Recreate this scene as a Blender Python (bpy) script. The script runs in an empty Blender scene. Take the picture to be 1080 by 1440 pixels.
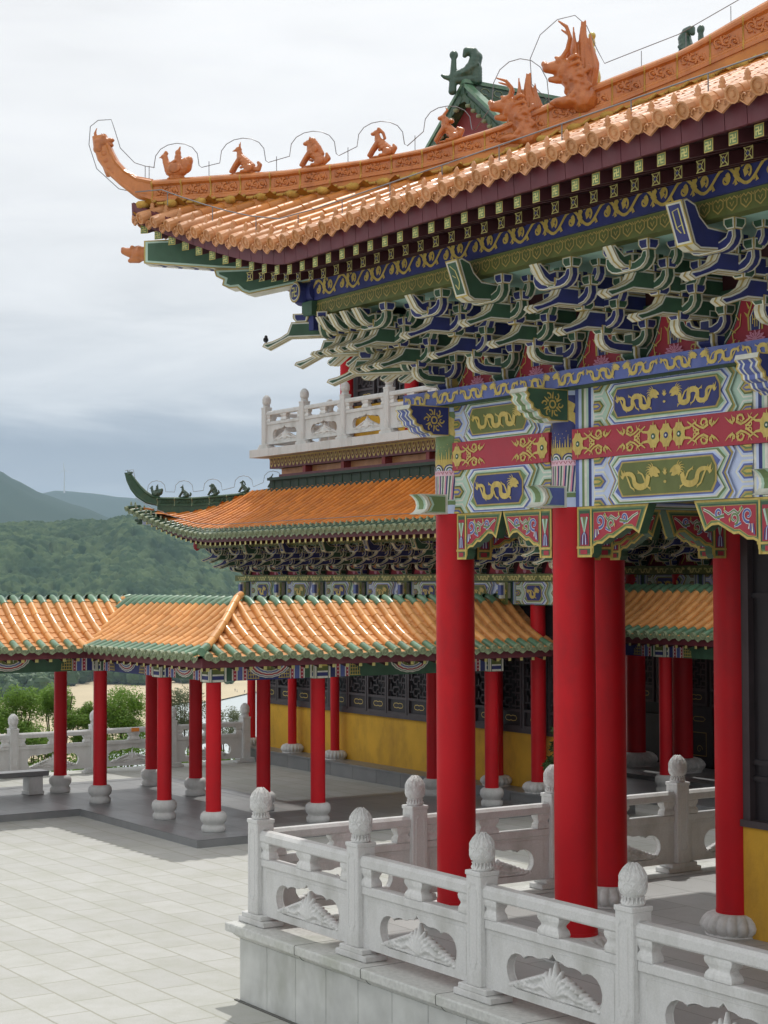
import bpy, bmesh, math, random
from math import sin, cos, pi, radians, sqrt, atan2, hypot
from mathutils import Vector, Matrix
random.seed(7)
S = bpy.context.scene
COL = S.collection

# ------------------------------------------------------------------ materials
MATS = {}
def mat(name, col, rough=.5, var=.12, vs=3.0, bump=0.0, bs=40.0, coat=0.0, spec=.5, col2=None, dirt=None, dirt_s=1.2, metal=0.0, coatr=.08, isl=0):
    m = bpy.data.materials.new(name); m.use_nodes = True
    nt = m.node_tree; N = nt.nodes; L = nt.links
    b = N['Principled BSDF']
    tc = N.new('ShaderNodeTexCoord')
    n1 = N.new('ShaderNodeTexNoise'); n1.inputs['Scale'].default_value = vs; n1.inputs['Detail'].default_value = 5
    L.new(tc.outputs['Object'], n1.inputs['Vector'])
    mx = N.new('ShaderNodeMix'); mx.data_type = 'RGBA'
    c2 = col2 or tuple(min(1, c*(1+var)) for c in col)
    c1 = col if col2 else tuple(c*(1-var) for c in col)
    mr = N.new('ShaderNodeMapRange'); mr.inputs[1].default_value = .3; mr.inputs[2].default_value = .7
    L.new(n1.outputs['Fac'], mr.inputs[0])
    L.new(mr.outputs[0], mx.inputs['Factor'])
    mx.inputs['A'].default_value = (*c1, 1); mx.inputs['B'].default_value = (*c2, 1)
    out = mx.outputs['Result']
    if dirt:
        n2 = N.new('ShaderNodeTexNoise'); n2.inputs['Scale'].default_value = dirt_s; n2.inputs['Detail'].default_value = 8; n2.inputs['Roughness'].default_value = .65
        mp = N.new('ShaderNodeMapping'); mp.inputs['Scale'].default_value = (1, 1, .45)
        L.new(tc.outputs['Object'], mp.inputs[0]); L.new(mp.outputs[0], n2.inputs['Vector'])
        r2 = N.new('ShaderNodeMapRange'); r2.inputs[1].default_value = .48; r2.inputs[2].default_value = .72; r2.inputs[4].default_value = dirt[3]
        L.new(n2.outputs['Fac'], r2.inputs[0])
        m2 = N.new('ShaderNodeMix'); m2.data_type = 'RGBA'
        L.new(r2.outputs[0], m2.inputs['Factor']); L.new(out, m2.inputs['A']); m2.inputs['B'].default_value = (*dirt[:3], 1)
        out = m2.outputs['Result']
    if isl:
        ge = N.new('ShaderNodeNewGeometry'); ri = N.new('ShaderNodeMapRange'); ri.inputs[3].default_value = 1-isl; ri.inputs[4].default_value = 1+isl*.8; L.new(ge.outputs['Random Per Island'], ri.inputs[0])
        m4 = N.new('ShaderNodeMix'); m4.data_type = 'RGBA'; m4.blend_type = 'MULTIPLY'; m4.inputs['Factor'].default_value = 1; L.new(out, m4.inputs['A']); L.new(ri.outputs[0], m4.inputs['B']); out = m4.outputs['Result']
    L.new(out, b.inputs['Base Color'])
    b.inputs['Roughness'].default_value = rough
    b.inputs['Specular IOR Level'].default_value = spec
    b.inputs['Metallic'].default_value = metal
    if coat:
        b.inputs['Coat Weight'].default_value = coat; b.inputs['Coat Roughness'].default_value = coatr
    n3 = N.new('ShaderNodeTexNoise'); n3.inputs['Scale'].default_value = bs*.35; n3.inputs['Detail'].default_value = 4
    L.new(tc.outputs['Object'], n3.inputs['Vector'])
    r3 = N.new('ShaderNodeMapRange'); r3.inputs[3].default_value = max(0, rough-.07); r3.inputs[4].default_value = min(1, rough+.09)
    L.new(n3.outputs['Fac'], r3.inputs[0]); L.new(r3.outputs[0], b.inputs['Roughness'])
    if bump:
        nb = N.new('ShaderNodeTexNoise'); nb.inputs['Scale'].default_value = bs; nb.inputs['Detail'].default_value = 6
        L.new(tc.outputs['Object'], nb.inputs['Vector'])
        bp = N.new('ShaderNodeBump'); bp.inputs['Strength'].default_value = bump; bp.inputs['Distance'].default_value = .02
        L.new(nb.outputs['Fac'], bp.inputs['Height']); L.new(bp.outputs[0], b.inputs['Normal'])
    MATS[name] = m
    return m
mat('red', (.54, .009, .016), .45, .10, 1.5, .10, 7, spec=.22, dirt=(.33, .016, .022, .8), dirt_s=2.0)
mat('wallred', (.22, .03, .03), .6, .1)
mat('yellowwall', (.68, .385, .035), .8, .12, 1.6, .25, 30, dirt=(.40, .22, .03, .85), dirt_s=1.7)
mat('darkwood', (.022, .017, .020), .5, .15, 4)
mat('darkwood2', (.060, .047, .050), .5, .15, 4)
mat('black', (.008, .008, .010), .6, .1)
mat('granite', (.61, .61, .60), .75, .06, 60, .22, 160, dirt=(.40, .40, .37, .75), dirt_s=2.6)
mat('carved', (.66, .66, .65), .8, .07, 30, .3, 90, dirt=(.40, .40, .37, .7), dirt_s=6)
mat('rosegranite', (.50, .50, .49), .75, .11, 60, .25, 160, dirt=(.34, .33, .32, .5), dirt_s=2.5)
mat('coping', (.55, .555, .53), .6, .12, 25, .2, 80, dirt=(.36, .38, .31, .7), dirt_s=1.7)
mat('wallstone', (.54, .55, .53), .75, .14, 3, .2, 60, dirt=(.36, .37, .33, .75), dirt_s=2.0)
mat('darkstone', (.205, .21, .215), .35, .16, 2.2, .15, 70, dirt=(.25, .25, .24, .6), dirt_s=1.3)
mat('joint', (.12, .12, .11), .9, .1)
mat('orange', (.50, .18, .032), .36, .18, 5, .08, 25, coat=.22, coatr=.10, spec=.35, col2=(.60, .24, .05), dirt=(.34, .11, .028, .6), dirt_s=5, isl=.22)
mat('orangelite', (.52, .235, .085), .44, .16, 6, .1, 30, coat=.08, coatr=.15, spec=.3, col2=(.64, .32, .16), dirt=(.38, .16, .06, .6), dirt_s=6, isl=.12)
mat('orangeridge', (.50, .165, .036), .32, .16, 4, .12, 45, coat=.3, coatr=.12, col2=(.60, .215, .055), dirt=(.30, .085, .02, .65), dirt_s=5)
mat('sculptorange', (.46, .14, .032), .32, .16, 6, .3, 55, coat=.3, coatr=.12, col2=(.56, .19, .048), dirt=(.24, .065, .02, .7), dirt_s=9)
mat('orangewalk', (.68, .315, .09), .36, .16, 5, .08, 25, coat=.18, coatr=.12, spec=.4, col2=(.76, .38, .13), dirt=(.52, .21, .06, .5), dirt_s=4, isl=.15)
mat('panwalk', (.60, .27, .09), .62, .16, 5, .1, 25, spec=.25, col2=(.68, .34, .14), dirt=(.38, .15, .04, .7), dirt_s=5)
mat('deeporange', (.54, .165, .014), .45, .18, 6, .1, 40, coat=.1, coatr=.2, spec=.3, col2=(.62, .21, .024), dirt=(.36, .09, .01, .6), dirt_s=3, isl=.18)
mat('pangoldshade', (.30, .115, .016), .75, .25, 9, .2, 40, spec=.12, col2=(.40, .20, .03), dirt=(.16, .06, .012, .7), dirt_s=8)  # golden pan tiles, colour darkened to carry the shade between tile rows
mat('ridgedark', (.012, .032, .018), .6, .2, 6, .1, 30)
mat('mortar', (.50, .30, .06), .8, .2, 10, .5, 70, dirt=(.62, .42, .10, .7), dirt_s=12)
mat('gtile', (.10, .215, .125), .34, .2, 7, .06, 30, coat=.2, coatr=.18, dirt=(.25, .30, .20, .7), dirt_s=8, isl=.2)
mat('gtiledark', (.030, .075, .038), .4, .2, 7, .1, 40, coat=.2, coatr=.15, spec=.3, dirt=(.10, .13, .06, .6), dirt_s=6)
mat('gend', (.24, .29, .17), .45, .2, 18, .3, 70, coat=.2)
mat('gsculpt', (.03, .075, .048), .35, .2, 8, .3, 50, coat=.3, dirt=(.10, .14, .10, .6), dirt_s=9)
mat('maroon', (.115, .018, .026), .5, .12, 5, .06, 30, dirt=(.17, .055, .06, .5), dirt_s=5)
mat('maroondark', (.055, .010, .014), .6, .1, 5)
mat('blue', (.030, .038, .175), .55, .2, 7, dirt=(.045, .055, .17, .6), dirt_s=5)
mat('bluemid', (.10, .135, .38), .55, .12, 5, dirt=(.2, .22, .42, .4), dirt_s=6)
mat('bluepale', (.55, .63, .86), .55, .08, 5, dirt=(.46, .52, .68, .4), dirt_s=7)
mat('green', (.046, .112, .062), .55, .2, 7, dirt=(.06, .12, .08, .6), dirt_s=5)
mat('greenmid', (.16, .24, .095), .55, .12, 5)
mat('greenpale', (.47, .63, .52), .55, .08, 5, dirt=(.38, .50, .40, .4), dirt_s=7)
mat('mint', (.36, .58, .50), .6, .08, 3)
mat('olive', (.135, .16, .042), .55, .14, 6)
mat('gold', (.56, .41, .09), .45, .30, 22, .15, 60, col2=(.66, .50, .14), dirt=(.34, .24, .05, .6), dirt_s=14)
mat('goldline', (.46, .34, .10), .5, .15, 12)
mat('lemon', (.62, .56, .20), .5, .1, 12)
mat('cream', (.74, .735, .65), .55, .1, 14, dirt=(.54, .50, .36, .45), dirt_s=9)
mat('crimson', (.40, .028, .05), .5, .1, 3, dirt=(.32, .04, .055, .5), dirt_s=4)
mat('pink', (.74, .30, .42), .5, .1)
mat('pinkpale', (.78, .52, .60), .5, .1)
mat('trim', (.70, .68, .55), .55, .12, 12, dirt=(.44, .39, .22, .5), dirt_s=9)
mat('white', (.74, .74, .72), .55, .06)
mat('wire', (.22, .22, .23), .4, .05, metal=.6)
mat('ballyellow', (.58, .48, .10), .4, .15, 9, .3, 40, coat=.3)
mat('glass', (.02, .025, .03), .12, .1)
mat('leafA', (.085, .17, .025), .5, .45, 5, spec=.3)
mat('leafB', (.055, .115, .022), .5, .4, 5, spec=.3)
mat('leafC', (.10, .125, .065), .6, .35, 5, spec=.3)
for nm, c1, c2 in (('leafA', (.13,.25,.035), (.24,.38,.07)), ('leafB', (.035,.075,.018), (.06,.11,.03)), ('leafC', (.15,.18,.10), (.22,.25,.15))):
    m = MATS[nm]; nt = m.node_tree; b = nt.nodes['Principled BSDF']
    for n_ in nt.nodes:
        if n_.type == 'MIX': n_.inputs['A'].default_value = (*c1, 1); n_.inputs['B'].default_value = (*c2, 1); mixn = n_
    tr = nt.nodes.new('ShaderNodeBsdfTranslucent'); nt.links.new(mixn.outputs['Result'], tr.inputs['Color'])
    ms = nt.nodes.new('ShaderNodeMixShader'); ms.inputs[0].default_value = .38 if nm != 'leafB' else .1
    nt.links.new(b.outputs[0], ms.inputs[1]); nt.links.new(tr.outputs[0], ms.inputs[2]); nt.links.new(ms.outputs[0], nt.nodes['Material Output'].inputs['Surface'])
mat('bark', (.10, .075, .05), .9, .2, 8, .4, 30)
mat('sand', (.52, .43, .28), .95, .08, .02, 0, 1)
mat('birdblack', (.03, .03, .035), .6, .1)
mat('orangesticker', (.75, .25, .04), .6, .05)
mat('skin', (.4, .25, .18), .6, .05)
mat('cloth', (.10, .12, .2), .8, .05)
mat('clothwhite', (.6, .6, .6), .8, .05)
mat('soil', (.09, .10, .045), .95, .3, .02, 0, 1)

# ------------------------------------------------------------------ object helpers
def new_obj(name, mesh, parent=None, label=None, cat=None, group=None, kind=None):
    o = bpy.data.objects.new(name, mesh); COL.objects.link(o)
    if parent: o.parent = parent
    return tag(o, label, cat, group, kind)
def tag(o, label=None, cat=None, group=None, kind=None):
    if label: o['label'] = label
    if cat: o['category'] = cat
    if group: o['group'] = group
    if kind: o['kind'] = kind
    return o
def empty(name, loc=(0, 0, 0), rz=0, **k):
    o = bpy.data.objects.new(name, None); COL.objects.link(o); o.location = loc; o.rotation_euler = (0, 0, rz)
    o.empty_display_size = .2
    return tag(o, **k)
def dup(o, parent=None, loc=None, rz=None, scale=None, label=None):
    c = o.copy(); COL.objects.link(c); c.parent = parent
    if loc is not None: c.location = loc
    if rz is not None: c.rotation_euler = (0, 0, rz)
    if scale is not None: c.scale = scale if hasattr(scale, '__len__') else (scale,)*3
    for k in ('label',):
        if k in c.keys() and label is None: del c[k]
    if label: c['label'] = label
    for ch in list(o.children): dup(ch, c, None, None, None, ch.get('label'))
    return c

class MB:
    def __init__(s): s.v = []; s.f = []; s.m = []; s.mats = []; s.sm = []; s.T = None
    def mi(s, name):
        if name not in s.mats: s.mats.append(name)
        return s.mats.index(name)
    def add(s, vs, fs, m, smooth=False):
        b = len(s.v); T = s.T
        s.v += [tuple(T(*p)) for p in vs] if T else [tuple(p) for p in vs]
        i = s.mi(m)
        for f in fs: s.f.append(tuple(b+k for k in f)); s.m.append(i); s.sm.append(smooth)
    def box(s, x0, y0, z0, x1, y1, z1, m):
        s.add([(x0,y0,z0),(x1,y0,z0),(x1,y1,z0),(x0,y1,z0),(x0,y0,z1),(x1,y0,z1),(x1,y1,z1),(x0,y1,z1)],
              [(0,3,2,1),(4,5,6,7),(0,1,5,4),(1,2,6,5),(2,3,7,6),(3,0,4,7)], m)
    def cbox(s, x0, y0, z0, x1, y1, z1, m, b=.012):       # box with chamfered vertical and top edges
        def ring(i, z): return [(x0+i,y0,z),(x1-i,y0,z),(x1,y0+i,z),(x1,y1-i,z),(x1-i,y1,z),(x0+i,y1,z),(x0,y1-i,z),(x0,y0+i,z)]
        r0 = ring(b, z0+b); r1 = ring(b, z1-b)
        def inner(z): return [(min(max(p[0],x0+b),x1-b), min(max(p[1],y0+b),y1-b), z) for p in ring(b, z)]
        rs = [inner(z0), r0, r1, inner(z1)]
        vs = sum(rs, []); fs = []
        for k in range(3):
            for i in range(8): j = (i+1) % 8; fs.append((k*8+i, k*8+j, k*8+8+j, k*8+8+i))
        fs.append(tuple(range(7,-1,-1))); fs.append(tuple(range(24, 32)))
        s.add(vs, fs, m)
    def prism(s, poly, F, c0, c1, mf, ms=None, back=True):  # poly in (a,b); F(a,b,c)->xyz
        n = len(poly); ms = ms or mf
        vs = [F(a, b, c0) for a, b in poly]+[F(a, b, c1) for a, b in poly]
        s.add(vs, [tuple(range(n, 2*n))], mf)
        if back: s.add(vs, [tuple(range(n-1, -1, -1))], mf)
        s.add(vs, [(i, (i+1) % n, n+(i+1) % n, n+i) for i in range(n)], ms)
    def tube(s, path, r, n, m, smooth=True, caps=True, flat=1.0):
        P = [Vector(p) for p in path]; k = len(P)
        R = r if hasattr(r, '__len__') else [r]*k
        vs = []; up = None
        for i, p in enumerate(P):
            t = (P[min(i+1, k-1)]-P[max(i-1, 0)]).normalized()
            if up is None:
                up = Vector((0, 0, 1)) if abs(t.z) < .9 else Vector((1, 0, 0))
            a = t.cross(up)
            if a.length < 1e-4: a = t.cross(Vector((0, 1, 0)))
            a.normalize(); bb = a.cross(t).normalized(); up = bb
            for j in range(n):
                an = 2*pi*j/n; vs.append(p+a*(cos(an)*R[i])+bb*(sin(an)*R[i]*flat))
        fs = [(i*n+j, i*n+(j+1) % n, (i+1)*n+(j+1) % n, (i+1)*n+j) for i in range(k-1) for j in range(n)]
        s.add([tuple(v) for v in vs], fs, m, smooth)
        if caps: s.add([tuple(v) for v in vs], [tuple(range(n-1, -1, -1)), tuple(range((k-1)*n, k*n))], m)
    def revolve(s, prof, c, n, m, mod=None, smooth=True):  # prof list (r,z)
        vs = []
        for r, z in prof:
            for j in range(n):
                a = 2*pi*j/n; rr = r*(mod(a, z, r) if mod else 1); vs.append((c[0]+rr*cos(a), c[1]+rr*sin(a), c[2]+z))
        k = len(prof)
        fs = [(i*n+j, i*n+(j+1) % n, (i+1)*n+(j+1) % n, (i+1)*n+j) for i in range(k-1) for j in range(n)]
        s.add(vs, fs, m, smooth); s.add(vs, [tuple(range(n-1, -1, -1)), tuple(range((k-1)*n, k*n))], m)
    def build(s, name, parent=None, loc=None, **k):
        me = bpy.data.meshes.new(name); me.from_pydata(s.v, [], s.f)
        for n in s.mats: me.materials.append(MATS[n])
        me.polygons.foreach_set('material_index', s.m); me.polygons.foreach_set('use_smooth', s.sm)
        me.update()
        o = new_obj(name, me, parent, **k)
        if loc: o.location = loc
        return o

def inset(poly, d):
    n = len(poly); A = sum(poly[i][0]*poly[(i+1) % n][1]-poly[(i+1) % n][0]*poly[i][1] for i in range(n))
    sg = 1 if A > 0 else -1; out = []
    for i in range(n):
        p0, p1, p2 = poly[i-1], poly[i], poly[(i+1) % n]
        e1 = (p1[0]-p0[0], p1[1]-p0[1]); e2 = (p2[0]-p1[0], p2[1]-p1[1])
        l1 = hypot(*e1) or 1; l2 = hypot(*e2) or 1
        n1 = (-e1[1]/l1*sg, e1[0]/l1*sg); n2 = (-e2[1]/l2*sg, e2[0]/l2*sg)
        bx, by = n1[0]+n2[0], n1[1]+n2[1]; q = bx*bx+by*by
        if q < .25: k = 1.0; bx, by = n1
        else: k = 2/q
        k = min(k, 1.8)
        out.append((p1[0]+bx*k*d, p1[1]+by*k*d))
    return out

# 2-D painter on a plane frame F(a,b,c)
class Paint:
    def __init__(s, mb, F, e=.003): s.mb = mb; s.F = F; s.e = e; s.k = 0
    def z(s, L): s.k = (s.k+1) % 80; return s.e*L+s.e*s.k/100
    def poly(s, pts, m, L=1):
        z = s.z(L); s.mb.add([s.F(a, b, z) for a, b in pts], [tuple(range(len(pts)))], m)
    def rect(s, a0, b0, a1, b1, m, L=1): s.poly([(a0,b0),(a1,b0),(a1,b1),(a0,b1)], m, L)
    def stroke(s, pts, w0, w1, m, L=2, mid=None):
        n = len(pts); vs = []; z = s.z(L)
        for i, (x, y) in enumerate(pts):
            x0, y0 = pts[max(i-1, 0)]; x1, y1 = pts[min(i+1, n-1)]
            dx, dy = x1-x0, y1-y0; l = hypot(dx, dy) or 1
            t = i/(n-1); w = (w0*(1-t)+w1*t)
            if mid: w = w+(mid-(w0+w1)/2)*sin(pi*t)
            w *= .5
            zz = z+s.e*.10*i/n; vs += [s.F(x-dy/l*w, y+dx/l*w, zz), s.F(x+dy/l*w, y-dx/l*w, zz)]
        s.mb.add(vs, [(2*i, 2*i+1, 2*i+3, 2*i+2) for i in range(n-1)], m)
    def circ(s, x, y, r, m, L=2, n=12, ry=None):
        s.poly([(x+r*cos(2*pi*i/n), y+(ry or r)*sin(2*pi*i/n)) for i in range(n)], m, L)
    def ring(s, x, y, r, w, m, L=2, n=16, a0=0, a1=2*pi, ry=None):
        s.stroke([(x+r*cos(a0+(a1-a0)*i/n), y+(ry or r)*sin(a0+(a1-a0)*i/n)) for i in range(n+1)], w, w, m, L)
    def spiral(s, x, y, r, a0, turns, w, m, L=2, d=1, n=14):
        s.stroke([(x+r*(1-.85*i/n)*cos(a0+d*turns*2*pi*i/n), y+r*(1-.85*i/n)*sin(a0+d*turns*2*pi*i/n)) for i in range(n+1)], w, w*.5, m, L)
def FY(y, x0=0, z0=0):   # plane facing -Y : a->X, b->Z, c-> -Y
    return lambda a, b, c: (x0+a, y-c, z0+b)
def FX(x, y0=0, z0=0):   # plane facing +X : a->Y, b->Z, c-> +X
    return lambda a, b, c: (x+c, y0+a, z0+b)
def FXn(x, y0=0, z0=0):
    return lambda a, b, c: (x-c, y0-a, z0+b)

def dragon(P, x0, y0, w, h, m, L=3, flip=False, seed=0):
    A = w/h
    def q(a, b): return (x0+((A-a) if flip else a)*h, y0+b*h)
    n = max(1, round((A-.7)/.95)); a0, a1 = .14, A-.52; pts = []
    k = 20*n
    for i in range(k+1):
        t = i/k; ph = 2*pi*n*t+.6
        pts.append(q(a0+(a1-a0)*t-.085*sin(2*ph), .44+.24*sin(ph)))
    P.stroke(pts, .09*h, .20*h, m, L, mid=.21*h)
    e = .42+.25*sin(2*pi*n+.6)
    P.stroke([q(a1, e), q(a1+.06, .62), q(a1+.16, .70)], .18*h, .20*h, m, L)
    P.poly([q(a1+.06,.58), q(a1+.02,.76), q(a1+.14,.88), q(a1+.30,.84), q(a1+.46,.72), q(a1+.50,.62), q(a1+.36,.63), q(a1+.44,.52), q(a1+.28,.50)], m, L)
    for t in range(6):
        an = 1.5+.42*t
        P.stroke([q(a1+.10, .70), q(a1+.10+.22*cos(an), .70+.22*sin(an)), q(a1+.10+.34*cos(an+.3), .70+.32*sin(an+.3))], .07*h, .01*h, m, L)
    for t in range(n+1):
        a = a0+(a1-a0)*(t+.35)/(n+.7)
        for (sg, dx) in ((-1, .10), (1, -.12)):
            b = .42
            P.stroke([q(a, b), q(a+dx, b+.20*sg), q(a+dx*2.2, b+.27*sg)], .08*h, .05*h, m, L)
            for c in (-1, 0, 1): P.stroke([q(a+dx*2.2, b+.27*sg), q(a+dx*3.0, b+(.30+.06*c)*sg)], .04*h, .015*h, m, L)
    P.stroke([q(.16, .55), q(.08, .66), q(.02, .84)], .10*h, .02*h, m, L)
    P.stroke([q(.14, .52), q(.04, .56), q(-.04, .66)], .07*h, .01*h, m, L)
    for t in range(2, k-2, 5):
        x, y = pts[t]; P.stroke([(x, y), (x+(.05 if flip else -.05)*h, y+.14*h)], .08*h, .01*h, m, L)

def scrollband(P, x0, x1, y0, h, m, L=2, unit=None, beast=True, seed=1):
    unit = unit or h*2.0; n = max(1, round((x1-x0)/unit)); unit = (x1-x0)/n; w = h*.085
    for i in range(n):
        cx = x0+unit*(i+.5); a = unit/2; w = h*.115
        wave = [(cx-a+unit*t/16, y0+h*(.5+.38*sin(2*pi*t/16+(pi if 0 else 0)))) for t in range(17)]
        P.stroke(wave, w*1.1, w*1.1, m, L)
        P.spiral(cx-a*.48, y0+h*.42, h*.24, 1.2, 1.15, w, m, L, d=-1)
        P.spiral(cx+a*.5, y0+h*.58, h*.24, -1.2, 1.15, w, m, L, d=1)
        P.stroke([(cx-a*.48, y0+h*.36), (cx-a*.36, y0+h*.5), (cx-a*.46, y0+h*.62)], w*2.4, w, m, L)
        P.stroke([(cx+a*.5, y0+h*.42), (cx+a*.4, y0+h*.6), (cx+a*.58, y0+h*.66)], w*2.4, w, m, L)
        for (dx, dy, s_) in ((-.8,.8,1), (-.15,.2,1), (.15,.82,1), (.8,.18,1)):
            P.stroke([(cx+a*dx, y0+h*dy), (cx+a*(dx+.12), y0+h*(dy+.1*s_)), (cx+a*(dx+.16), y0+h*(dy-.06))], w*.4, w*1.5, m, L)
        if beast:
            bx = cx-h*.02; by = y0+h*.5
            P.poly([(bx-.13*h,by-.30*h),(bx-.02*h,by-.12*h),(bx-.12*h,by+.02*h),(bx-.04*h,by+.16*h),(bx+.0*h,by+.36*h),(bx+.1*h,by+.40*h),(bx+.2*h,by+.46*h),(bx+.17*h,by+.3*h),(bx+.26*h,by+.2*h),(bx+.17*h,by+.08*h),(bx+.24*h,by-.05*h),(bx+.14*h,by-.14*h),(bx+.22*h,by-.32*h),(bx+.06*h,by-.2*h)], m, L+1)

def swastika(P, cx, cy, r, w, m, L=2):    # the Buddhist mark, arms turning left
    for k in range(4):
        an = k*pi/2; c, s_ = cos(an), sin(an)
        R = lambda x, y: (cx+x*c-y*s_, cy+x*s_+y*c)
        P.stroke([R(0, 0), R(0, r)], w, w, m, L); P.stroke([R(w*.5, r-w*.5), R(-r, r-w*.5)], w, w, m, L)

ICO = []
def sculpt(name, prims, voxel, m, parent=None, smooth=3):
    """one continuous body out of blended balls and limbs"""
    if not ICO:
        bm = bmesh.new(); bmesh.ops.create_icosphere(bm, subdivisions=2, radius=1); bm.verts.index_update()
        ICO.append([v.co.copy() for v in bm.verts]); ICO.append([tuple(v.index for v in f.verts) for f in bm.faces]); bm.free()
    VS, FS = [], []
    def ball(c, r, rot=None):
        rr = r if hasattr(r, '__len__') else (r, r, r); b = len(VS)
        VS.extend([(c[0]+v.x*rr[0], c[1]+v.y*rr[1], c[2]+v.z*rr[2]) for v in ICO[0]]); FS.extend([(b+f[0], b+f[1], b+f[2]) for f in ICO[1]])
    for p in prims:
        if p[0] == 'e': ball(p[1], p[2])
        else:
            pts = p[1]; rs = p[2]
            for i in range(len(pts)-1):
                a, b = Vector(pts[i]), Vector(pts[i+1]); ra, rb = rs[i], rs[i+1]
                k = max(2, int((b-a).length/(max(min(ra, rb), voxel)*.75))+1)
                for j in range(k+1):
                    t = j/k; ball(tuple(a.lerp(b, t)), ra+(rb-ra)*t)
    me = bpy.data.meshes.new(name); me.from_pydata(VS, [], FS); me.update()
    o = bpy.data.objects.new(name, me); COL.objects.link(o)
    md = o.modifiers.new('r', 'REMESH'); md.mode = 'VOXEL'; md.voxel_size = voxel
    if smooth:
        sm = o.modifiers.new('s', 'SMOOTH'); sm.factor = .5; sm.iterations = smooth
    dg = bpy.context.evaluated_depsgraph_get()
    m2 = bpy.data.meshes.new_from_object(o.evaluated_get(dg)); m2.name = name
    bpy.data.objects.remove(o); bpy.data.meshes.remove(me)
    m2.materials.clear(); m2.materials.append(MATS[m])
    m2.polygons.foreach_set('use_smooth', [True]*len(m2.polygons))
    o = new_obj(name, m2, parent)
    return o

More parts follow.
